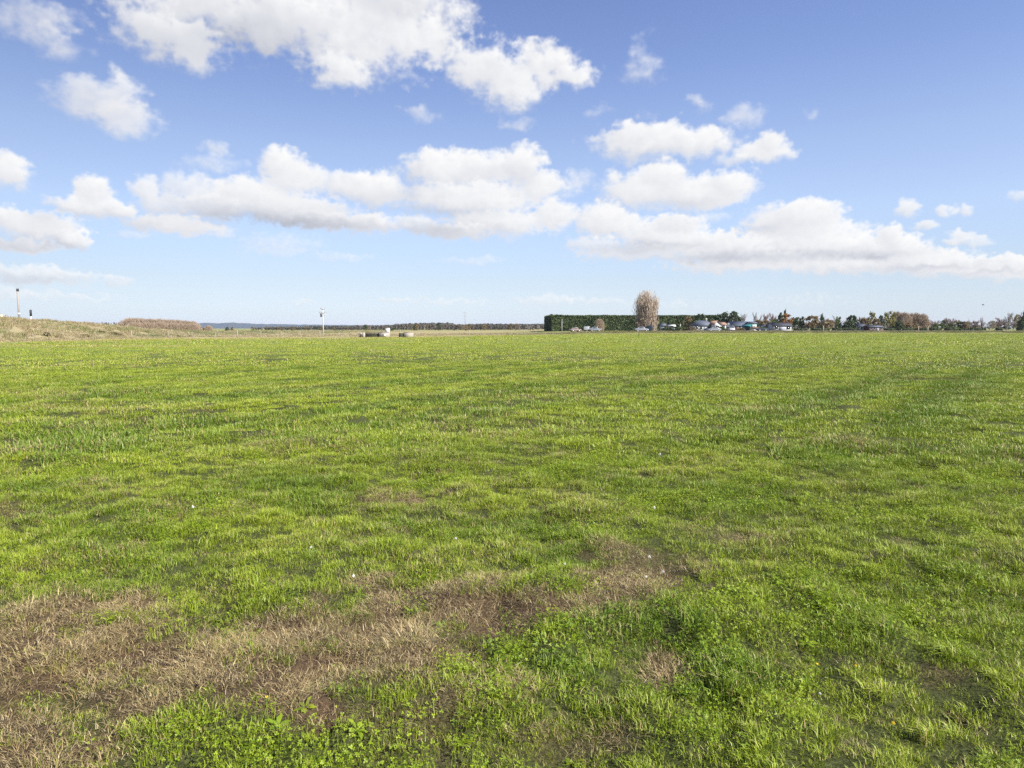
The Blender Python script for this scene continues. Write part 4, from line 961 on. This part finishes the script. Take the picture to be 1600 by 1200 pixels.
# water works at the far edge
def works():
    Y = 124.5; u = Y/F
    o = thing('headwall', 'pale concrete headwall box with the white cabinet standing at its right end', 'headwall', at(600.3, Y)); W = 15*u/2
    g = Geo(); box(g, -W, W, -.15, .1, -.3, .86); box(g, -W, -W+.16, .102, 1.3, -.3, .80); box(g, W-.16, W, .102, 1.3, -.3, .80); part('wall', g, M_CONC, o)
    g = Geo(); box(g, -W-.05, W+.05, -.2, .15, .862, .93); part('coping', g, M_CONC, o)
    g = Geo(); box(g, -.3, .3, -.175, -.153, .05, .55); part('sluice_plate', g, M_STEEL, o)
    o = thing('cabinet', 'tall white cabinet on legs behind the right end of the larger concrete headwall', 'cabinet', at(605.6, Y+1.0)); 
    g = Geo(); box(g, -.38, .38, -.25, .25, .55, 1.62); part('box', g, M_WHITE, o); g = Geo(); box(g, -.43, .43, -.31, .31, 1.622, 1.67); part('lid', g, M_WHITE, o)
    g = Geo(); box(g, -.32, .32, -.262, -.252, .62, 1.55); d = part('door', g, M_WHITE, o); g = Geo(); box(g, .22, .26, -.285, -.264, 1.0, 1.12); part('handle', g, M_DARK, d)
    for sx in (-.3, .3): g = Geo(); box(g, sx-.03, sx+.03, -.05, .05, -.2, .548); part('leg', g, M_STEEL, o)
    o = thing('barrier', 'dark slatted timber barrier between two concrete blocks', 'barrier', at(581.5, Y+.3)); W = 21*u/2
    for k in range(4): g = Geo(); x = -W+.06+k*(2*W-.12)/3; box(g, x-.06, x+.06, -.05, .05, -.3, .90); part('post', g, M_TIM, o)
    for k in range(4): g = Geo(); box(g, -W, W, -.09, -.052, .08+k*.2, .23+k*.2); part('rail', g, M_TIMD, o)
    g = Geo(); box(g, -W, W, .055, .35, -.2, .55); part('trough', g, M_CONCD, o)
    o = thing('culvert', 'small concrete culvert mouth with a dark opening at the left end of the timber barrier', 'culvert', at(566, Y)); W = 8*u/2
    g = Geo(); box(g, 0, W, -.2, .6, -.3, .84); box(g, -W, -.002, -.2, .6, .45, .80); box(g, -W, -.002, .2, .6, -.3, .448); part('wall', g, M_CONC, o)
    g = Geo(); tube(g, (-W/2, -.3, .12), (-W/2, .15, .12), .26, .26, 12); part('pipe', g, M_DARK, o, True)
    o = thing('headwall', 'smaller pale concrete headwall at the right with a dark timber box beside it', 'headwall', at(638, Y)); W = 14*u/2
    g = Geo(); box(g, -W, W, -.15, .1, -.3, .84); box(g, -W, -W+.15, .102, 1.1, -.3, .78); box(g, W-.15, W, .102, 1.1, -.3, .78); part('wall', g, M_CONC, o)
    g = Geo(); box(g, -W-.04, W+.04, -.19, .14, .842, .90); part('coping', g, M_CONC, o)
    o = thing('timber_box', 'dark timber box against the left side of the smaller headwall', 'box', at(627, Y+.3)); W = 7*u/2
    g = Geo(); box(g, -W, W, -.3, .3, -.2, .72); part('boards', g, M_TIMD, o); g = Geo(); box(g, -W-.03, W+.03, -.34, .34, .722, .77); part('lid', g, M_TIM, o)
works()

def power_pole(px, Y, top, label, mat, arms, r=.14, transformer=False, z=None):
    x, _, z0 = at(px, Y); H = Z_at(top, Y)-z0
    o = thing('power_pole', label, 'power pole', (x, Y, z0), .35)
    g = Geo(); tube(g, (0, 0, -.5), (0, 0, H), r, r*.68, 10); part('pole', g, mat, o, True)
    for h, w in arms:
        g = Geo(); box(g, -w/2, w/2, -r-.11, -r, H-h-.06, H-h+.06); c = part('crossarm', g, M_GREYP, o)
        for s in ((-.46, -.2, .2, .46) if w > 1 else (-.4, .4)):
            g = Geo(); tube(g, (s*w, -r-.055, H-h+.062), (s*w, -r-.055, H-h+.26), .035, .05, 8); part('insulator', g, M_INSUL, c, True)
    if transformer:
        g = Geo(); tube(g, (-.40, -.22, H-2.0), (-.40, -.22, H-1.35), .19, .19, 12); tube(g, (-.40, -.22, H-1.348), (-.40, -.22, H-1.28), .2, .1, 12); part('transformer', g, M_DARK, o, True)
        g = Geo(); box(g, .25, .5, -.38, -.16, H-1.65, H-1.35); part('fuse_box', g, M_PALEP, o)
    return o
power_pole(505, 152, 481, 'pale power pole with a dark transformer standing left of the concrete water works', M_PALEP, [(.25, 1.0), (1.15, 1.5)], .15, True)
power_pole(727, 470, 487.5, 'far dark power pole rising above the far row of trees', M_GREYP, [(.6, 3.0), (2.6, 2.2)], .26)
power_pole(878, 236, 499, 'thin pale pole in front of the long tall hedge', M_PALEP, [(.2, .5)], .12)

# posts on the left bank
def bank_things():
    Y = 100.0; x = X_at(31, Y); z0 = float(bank_h(x, Y)); H = Z_at(450.5, Y)-z0
    o = thing('utility_pole', 'tall grey pole with a dark cap and a white band standing on the left bank', 'pole', (x, Y, z0-.05))
    g = Geo(); tube(g, (0, 0, -.6), (0, 0, H-.38), .12, .14, 14); part('pole', g, M_GREYP, o, True)
    g = Geo(); tube(g, (0, 0, H-.378), (0, 0, H), .165, .165, 14); part('cap', g, M_DARK, o, True)
    zb = Z_at(491, Y)-z0; g = Geo(); tube(g, (0, 0, zb), (0, 0, zb+.24), .165, .165, 14); part('band', g, M_WHITE, o, True)
    Y = 102.0; x = X_at(49.5, Y); z0 = float(bank_h(x, Y)); zm = Z_at(494, Y)-z0; zt = Z_at(484, Y)-z0
    o = thing('signal_post', 'short white post with a dark signal head on the left bank beside the tall pole', 'signal', (x, Y, z0))
    g = Geo(); tube(g, (0, 0, -.5), (0, 0, zm), .09, .09, 10); part('post', g, M_WHITE, o, True)
    g = Geo(); box(g, -.10, .10, -.12, .10, zm+.002, zt); h = part('signal_head', g, M_DARK, o)
    for q in (.3, .7): g = Geo(); z = zm+(zt-zm)*q; tube(g, (0, -.18, z), (0, -.122, z), .08, .08, 12); part('lens', g, M_GLASS, h, True)
    for px, w, lb in ((3.2, .34, 'wide weathered timber post at the left picture edge on the bank top'), (11.2, .22, 'narrow weathered timber post just right of the wide one on the bank top')):
        Y = 96.0; x = X_at(px, Y); z0 = float(bank_h(x, Y)); H = Z_at(490.5 if w > .3 else 492, Y)-z0
        o = thing('timber_post', lb, 'post', (x, Y, z0)); g = Geo(); box(g, -w/2, w/2, -.1, .1, -.4, H-.06); part('post', g, M_CREAM if w > .3 else M_POST, o)
        g = Geo(); prism(g, [(-w/2-.01, H-.058), (w/2+.01, H-.058), (w/4, H), (-w/4, H)], -.11, .11); part('cap', g, M_POST, o)
bank_things()
for px, lb in ((998.2, 'thin dark stake standing in the field, left of two below the poplar'), (1037.5, 'thin dark stake standing in the field, right of two below the poplar')):
    o = thing('stake', lb, 'stake', at(px, 128)); g = Geo(); tube(g, (0, 0, -.3), (.03, 0, .88), .06, .05, 8); part('post', g, M_TIMD, o, True)
    g = Geo(); tube(g, (.03, 0, .882), (.03, 0, .95), .07, .05, 8); part('cap', g, M_DARK, o, True)

# gravel road on its low causeway
def build_road():
    g = Geo(); xs = np.linspace(44, 330, 120); yc = yb(xs)+13
    prof = [(-3.6, -.3), (-2.7, .18), (-2.3, .24), (2.3, .24), (2.8, .18), (3.8, -.3)]
    V = np.array([[(x, y+p, .6+q+(.04*perlin(x*.3+p, q, 8) if q > 0 else 0)-max(0, (56-x)/12)*.4*(q > 0)) for p, q in prof] for x, y in zip(xs, yc)]); n, m = V.shape[:2]
    i = np.arange(n-1)[:, None]; j = np.arange(m-1)[None, :]; g.add(V.reshape(-1, 3), np.stack([i*m+j, (i+1)*m+j, (i+1)*m+j+1, i*m+j+1], -1).reshape(-1, 4))
    tag(obj('road', g.mesh('road', flat_mat('grey_gravel', (.24, .20, .18), .95, .25, 1.2), True)), kind='structure')
build_road()

# buildings
def house(name, label, px0, px1, ridge, eave, Y, wall, roof, depth=7, front=False, wins=2, door=True, hip=0.0, rz=0, cat='house', chimney=False, z=None, doorm=None, doorw=.9, doorh=2.0):
    xm = X_at((px0+px1)/2, Y); W = (px1-px0)/F*Y/2; z0 = float(field_h(xm, Y)); E = Z_at(eave, Y)-z0; Rg = Z_at(ridge, Y)-z0
    o = thing(name, label, cat, (xm, Y, z0), rz); D = depth
    g = Geo(); 
    if front: prism(g, [(-W, -.2), (W, -.2), (W, E), (0, Rg-.12), (-W, E)], 0, D)
    else:
        box(g, -W, W, 0, D, -.2, E)
        if not hip: g.add([(-W, 0, E), (-W, D, E), (-W, D/2, Rg-.15), (W, 0, E), (W, D/2, Rg-.15), (W, D, E)], [np.array([[0, 1, 2]]), np.array([[3, 4, 5]])])
    part('wall', g, wall, o)
    g = Geo(); t = .12; ov = .35
    if front:
        for s in (-1, 1):
            a = (s*(W+ov), E-ov*(Rg-E)/W); prism(g, [(a[0], a[1]), (0, Rg), (0, Rg+t), (a[0], a[1]+t)], -ov, D+ov)
    elif hip:
        x = W+ov; y0, y1 = -ov, D+ov; e = E+.003; hx = max(.2, W-hip)
        g.add([(-x, y0, e), (x, y0, e), (x, y1, e), (-x, y1, e), (-hx, D/2, Rg), (hx, D/2, Rg)], [np.array([[0, 1, 5, 4], [2, 3, 4, 5]]), np.array([[1, 2, 5], [3, 0, 4]]), np.array([[3, 2, 1, 0]])])
    else:
        x = W+ov; e = E-ov*(Rg-E)/(D/2)
        for y0, y1 in ((-ov, D/2), (D+ov, D/2)):
            g.add([(-x, y0, e), (x, y0, e), (x, y1, Rg), (-x, y1, Rg), (-x, y0, e+t), (x, y0, e+t), (x, y1, Rg+t), (-x, y1, Rg+t)], BOXF)
    rf = part('roof', g, roof, o)
    if chimney: g = Geo(); box(g, W*.3, W*.3+.7, D/2-.3, D/2+.3, Rg-.5, Rg+.9); part('chimney', g, M_CONCD, rf)
    slots = wins+(1 if door else 0)
    for k in range(slots):
        cx = -W+2*W*(k+.5)/slots
        if door and k == slots//2:
            g = Geo(); box(g, cx-doorw/2, cx+doorw/2, -.05, -.003, 0, min(doorh, E-.15)); d = part('door', g, doorm or M_GREYW, o); g = Geo(); box(g, cx+doorw*.35, cx+doorw*.42, -.09, -.053, .9, 1.05); part('handle', g, M_STEEL, d)
        else:
            hw = min(.75, W/slots*.6); zb, zt = min(.9, E*.35), min(2.0, E-.2)
            g = Geo()
            for b in ((cx-hw, cx+hw, zb-.08, zb), (cx-hw, cx+hw, zt, zt+.08), (cx-hw-.08, cx-hw-.001, zb-.08, zt+.08), (cx+hw+.001, cx+hw+.08, zb-.08, zt+.08)): box(g, b[0], b[1], -.05, -.003, b[2], b[3])
            w = part('window', g, M_WHITE, o); g = Geo(); box(g, cx-hw, cx+hw, -.022, -.005, zb+.001, zt-.001); part('pane', g, M_GLASS, w)
    return o
house('house', 'wide house with a grey blue hipped roof and pale walls left of the white gable', 1086, 1117, 500.5, 509.3, 254, M_WHITE, M_ROOFG, 8, hip=2.2, wins=4, chimney=True)
house('house', 'white gabled house with a terracotta roof right of the grey blue roofed house', 1116, 1125.5, 501.5, 505.5, 250, M_WHITE, M_ROOFO, 7, front=True, wins=1, door=False)
house('house_wing', 'low white wing with a terracotta roof attached beside the white gable', 1126, 1134, 503.5, 507, 251, M_WHITE, M_ROOFO, 6, wins=1, door=False)
house('shed', 'tiny white shed between the hedge and the poplar, right of the tall poplar', 1033.5, 1039.5, 505.5, 508, 250, M_WHITE, M_ROOFG, 2, wins=0, cat='shed')
house('shed', 'very low white hut in front of the hedge, left of the pale post', 1046, 1054.5, 507.5, 509.5, 249, M_WHITE, M_WHITE, 2, wins=1, door=True, cat='shed', doorh=1.2)
house('shed', 'narrow white shed above the small white van', 1138.5, 1142.5, 504.5, 506.5, 252, M_WHITE, M_WHITE, 2, wins=0, cat='shed')
house('barn', 'long low building with a pale grey blue roof left of the teal shed', 1147, 1171, 502.5, 509, 249, M_GREYW, M_ROOFG, 8, wins=3, cat='barn')
house('shed', 'teal metal shed turned so that its lighter right wall shows', 1161, 1171.5, 507.5, 509, 238, M_TEAL, M_TEAL, 3.2, wins=0, rz=-.5, cat='shed', doorm=M_DARK)
house('shed', 'pale green shed standing above and right of the teal shed', 1172, 1182, 503, 505, 247, M_PGREEN, M_ROOFG, 4, wins=1, cat='shed')
house('shed', 'low cream lean-to right of the teal shed', 1173.5, 1183, 511.3, 512.5, 236, M_CREAM, M_BROWNW, 2.5, wins=0, cat='shed')
house('barn', 'brown boarded shed with a dark roof between the pale green shed and the metal shed', 1184, 1204, 504.5, 508, 248, M_BROWNW, M_ROOFD, 6, wins=1, cat='barn')
house('shed', 'small white hut in front of the brown boarded shed', 1193, 1200.5, 507.8, 509, 242, M_WHITE, M_ROOFG, 2.5, wins=0, cat='shed')
house('barn', 'pale patchy metal shed with a dark roof and wide doors below the orange tree', 1208, 1236.5, 504.5, 508.7, 236, M_TIN, M_ROOFD, 6, wins=2, cat='barn', doorm=M_GREYW, doorw=2.2, doorh=1.8)
house('house', 'grey roofed house with white gable boards left of the red walled building', 1344, 1357, 506, 510, 250, M_WHITE, M_ROOFG, 7, wins=2)
house('barn', 'long low dark red walled building below the slim olive tree', 1358.5, 1379, 508.8, 510.8, 246, M_REDW, M_ROOFG, 5, wins=3, cat='barn')
def post(px, y0, Y, r, mat, label):
    x, _, z0 = at(px, Y); H = Z_at(y0, Y)-z0; o = thing('gate_post', label, 'post', (x, Y, z0)); g = Geo(); box(g, -r, r, -r, r, -.3, H); part('post', g, mat, o); g = Geo(); box(g, -r-.05, r+.05, -r-.05, r+.05, H+.002, H+.1); part('cap', g, mat, o)
post(1063, 506.5, 240, .12, M_PALEP, 'pale square post standing in front of the long hedge right of the poplar')
post(1286.5, 509, 236, .14, M_POST, 'weathered gate post in the hedge gap below the pointed evergreen')
post(1435, 509.5, 237, .13, M_POST, 'weathered gate post in the hedge gap below the russet thicket')
post(1449.7, 510.5, 237, .11, M_POST, 'weathered gate post right of the short hedge by the russet thicket')

# vehicles
M_CARS = {c: flat_mat('car_paint_'+c, v, .28, .04, 3, .2, .6) for c, v in (('silver', (.30, .32, .34)), ('white', (.46, .46, .46)), ('pink', (.26, .19, .17)), ('dark', (.03, .04, .05)), ('grey', (.22, .24, .26)))}
def car(label, px, Y, colour, rz=0, L=4.3, H=1.45, van=False, cat='car', dz=0):
    p = at(px, Y); o = thing('van' if van else 'car', label, cat, (p[0], p[1], p[2]+dz), rz); h = L/2; W = .86
    if van: prof = [(-h, .35), (-h, .95), (-h+.15, H*.97), (h*.45, H), (h*.72, 1.15), (h-.1, .95), (h, .6), (h, .35)]; win = [(-h+.5, 1.1), (-h+.55, H-.18), (h*.42, H-.18), (h*.62, 1.1)]
    else: prof = [(-h, .35), (-h, .78), (-h+.1, .92), (-h+.75, .98), (-h+1.25, H-.05), (-h+1.7, H), (.35, H), (.75, H-.08), (h-1.15, .95), (h-.25, .85), (h, .68), (h, .35)]; win = [(-h+1.02, 1.0), (-h+1.38, H-.12), (.42, H-.12), (h-1.35, 1.0)]
    me = Geo(); prism(me, [(x, z) for x, z in prof[::-1]], -W, W); b = part('body', me, M_CARS[colour], o)
    bv = b.modifiers.new('bevel', 'BEVEL'); bv.width = .07; bv.segments = 2
    for s in (-1, 1):
        g = Geo(); y = s*(W+.004); prism(g, win[::-1], min(y, y-s*.02), max(y, y-s*.02)); part('side_window', g, M_GLASS, b)
        for x in (-h+.8, h-.82):
            g = Geo(); tube(g, (x, s*(W-.16), .33), (x, s*(W+.03), .33), .33, .33, 16); wl = part('wheel', g, M_TYRE, o, True); g = Geo(); tube(g, (x, s*(W+.032), .33), (x, s*(W+.045), .33), .2, .18, 12); part('rim', g, M_STEEL, wl, True)
        g = Geo(); box(g, h-.02, h+.02, s*.6-.16, s*.6+.16, .6, .72); part('headlight', g, M_WHITE, o)
    if van: ws = [(h*.455+.02, H-.06), (h*.715, 1.19)]
    else: ws = [(.80, H-.12), (h-1.2, 1.0)]
    g = Geo(); (a, b_), (c, d) = ws; g.add([(a+.015, -.72, b_+.01), (c+.015, -.78, d+.01), (c+.015, .78, d+.01), (a+.015, .72, b_+.01)], np.array([[0, 1, 2, 3]])); g.add([(a-.03, -.72, b_-.03), (c-.03, -.78, d-.03), (c-.03, .78, d-.03), (a-.03, .72, b_-.03)], np.array([[0, 3, 2, 1]])); part('windscreen', g, M_GLASS, o)
    g = Geo(); box(g, h-.01, h+.05, -.8, .8, .36, .5); box(g, -h-.05, -h+.01, -.8, .8, .36, .5); part('bumper', g, M_DARK, o)
    return o
car('silver car parked under the tall bare poplar', 1002.5, 216, 'silver', 0)
car('dark green van parked right behind the silver car under the poplar', 1016, 222, 'dark', 1.2, 4.0, 1.9, True, 'van')
car('dusty pink car parked in front of the long hedge, leftmost of three', 899, 226, 'pink', .3, 3.8, 1.4)
car('white van parked in front of the long hedge, between the pink and the grey car', 917.5, 227, 'white', 1.3, 3.9, 1.7, True, 'van')
car('grey car parked in front of the long hedge, rightmost of three', 929.5, 225, 'grey', .1, 4.0, 1.5)
car('pale grey car parked below the grey blue roofed house', 1116, 226, 'silver', math.pi, 4.3, 1.4)
car('small white van parked facing the field below the narrow white shed', 1141.5, 224, 'white', -math.pi/2, 3.9, 1.75, True, 'van')
car('black car parked below the tawny bushes right of the cream lean-to', 1190.5, 226, 'dark', 0, 3.6, 1.1)

# a bird over the trees on the right
def bird():
    Y = 150; x = X_at(1534, Y); z = Z_at(476.5, Y); g = Geo(); rng = np.arange(8)
    pr = [(-.26, .0), (-.16, .035), (0, .06), (.14, .045), (.2, .035), (.27, .0)]
    n = 8; V = []; 
    for u, r in pr:
        for k in range(n): V.append((u, r*math.cos(k*math.pi/4), r*math.sin(k*math.pi/4)))
    V = np.array(V); i = np.arange(len(pr)-1)[:, None]; j = np.arange(n)[None, :]; jn = (j+1) % n
    g.add(V, np.stack([i*n+j, i*n+jn, (i+1)*n+jn, (i+1)*n+j], -1).reshape(-1, 4))
    for s in (-1, 1):
        g.add([(.12, s*.03, .02), (-.08, s*.03, .02), (-.05, s*.28, .14), (.12, s*.3, .15), (-.06, s*.62, .08), (.0, s*.64, .085)], [np.array([[0, 1, 2, 3]]), np.array([[3, 2, 4, 5]])])
    g.add([(-.22, 0, 0), (-.4, -.06, .0), (-.4, .06, .0)], np.array([[0, 1, 2]]))
    o = obj('bird', g.mesh('bird', M_DARK, True), None, (x, Y, z)); o.rotation_euler = (0, 0, 2.2); tag(o, 'small dark bird flying above the trees on the right', 'bird')
bird()

# flowers in the near grass
M_PETAL = leaf_mat('white_petals', (.75, .73, .68), (.85, .83, .8), .2); M_YEL = leaf_mat('yellow_petals', (.75, .58, .03), (.85, .70, .06), .2); M_STEM = leaf_mat('flower_stem', (.12, .2, .04), (.14, .22, .05), .2)
def flower(name, label, group, mat, x, y, r, kind):
    z0 = float(field_h(x, y)); o = thing(name, label, 'flower', (x, y, z0), 0, group); hgt = .09 if kind == 'ball' else .10
    g = Geo(); tube(g, (0, 0, -.02), (.01, 0, hgt), .0015, .0012, 5, caps=False); part('stem', g, M_STEM, o)
    rg = np.random.RandomState(int(x*1000) % 9999); g = Geo(); N = rg.normal(size=(60, 3)); N /= np.linalg.norm(N, axis=1)[:, None]
    if kind == 'flat': N[:, 2] = np.abs(N[:, 2])*.35
    cards(g, np.array([.01, 0, hgt])+N*r*.75, r*.6, rg, rg.uniform(0, 1, 60)); part('petals', g, mat, o)
def gp(px, py):
    Yh = CAM_H/math.tan(PITCH-math.atan((600.0-py)/F)); d = Yh*math.cos(PITCH)+CAM_H*math.sin(PITCH); return (px-800)/F*d, Yh
for px, py, r in ((484, 878, .018), (550, 918, .02), (1012, 884, .022), (1033, 906, .02), (1006, 935, .016), (1276, 1124, .013), (710, 866, .018), (300, 802, .025), (1020, 812, .025), (1030, 716, .03), (880, 918, .014)):
    x, y = gp(px, py); flower('clover_flower', 'white clover flower head in the near grass', 'white clover flowers', M_PETAL, x, y, r*.45, 'ball')
for px, py, r in ((1272, 1065, .011), (1390, 1164, .011), (414, 1133, .009), (1332, 1074, .009)):
    x, y = gp(px, py); flower('yellow_flower', 'tiny yellow flower low in the near grass', 'tiny yellow flowers', M_YEL, x, y, r*.7, 'flat')

# ------------------------------------------------------------------ the air
def build_haze():
    g = Geo(); box(g, -6150, 6150, -6150, 6150, -6, 46)
    m = bpy.data.materials.new('haze'); m.use_nodes = True; nt = m.node_tree; nt.nodes.clear(); out = nd(nt, 'ShaderNodeOutputMaterial')
    v = nd(nt, 'ShaderNodeVolumePrincipled'); v.inputs['Color'].default_value = (.80, .88, 1.0, 1); v.inputs['Density'].default_value = HAZE; v.inputs['Anisotropy'].default_value = 0.0
    link(nt, v.outputs[0], out.inputs['Volume'])
    o = obj('haze', g.mesh('haze', m)); o.display_type = 'WIRE'; tag(o, 'pale blue air that fades the far hills', 'haze', kind='stuff')
HAZE = 0.75e-4
build_haze()
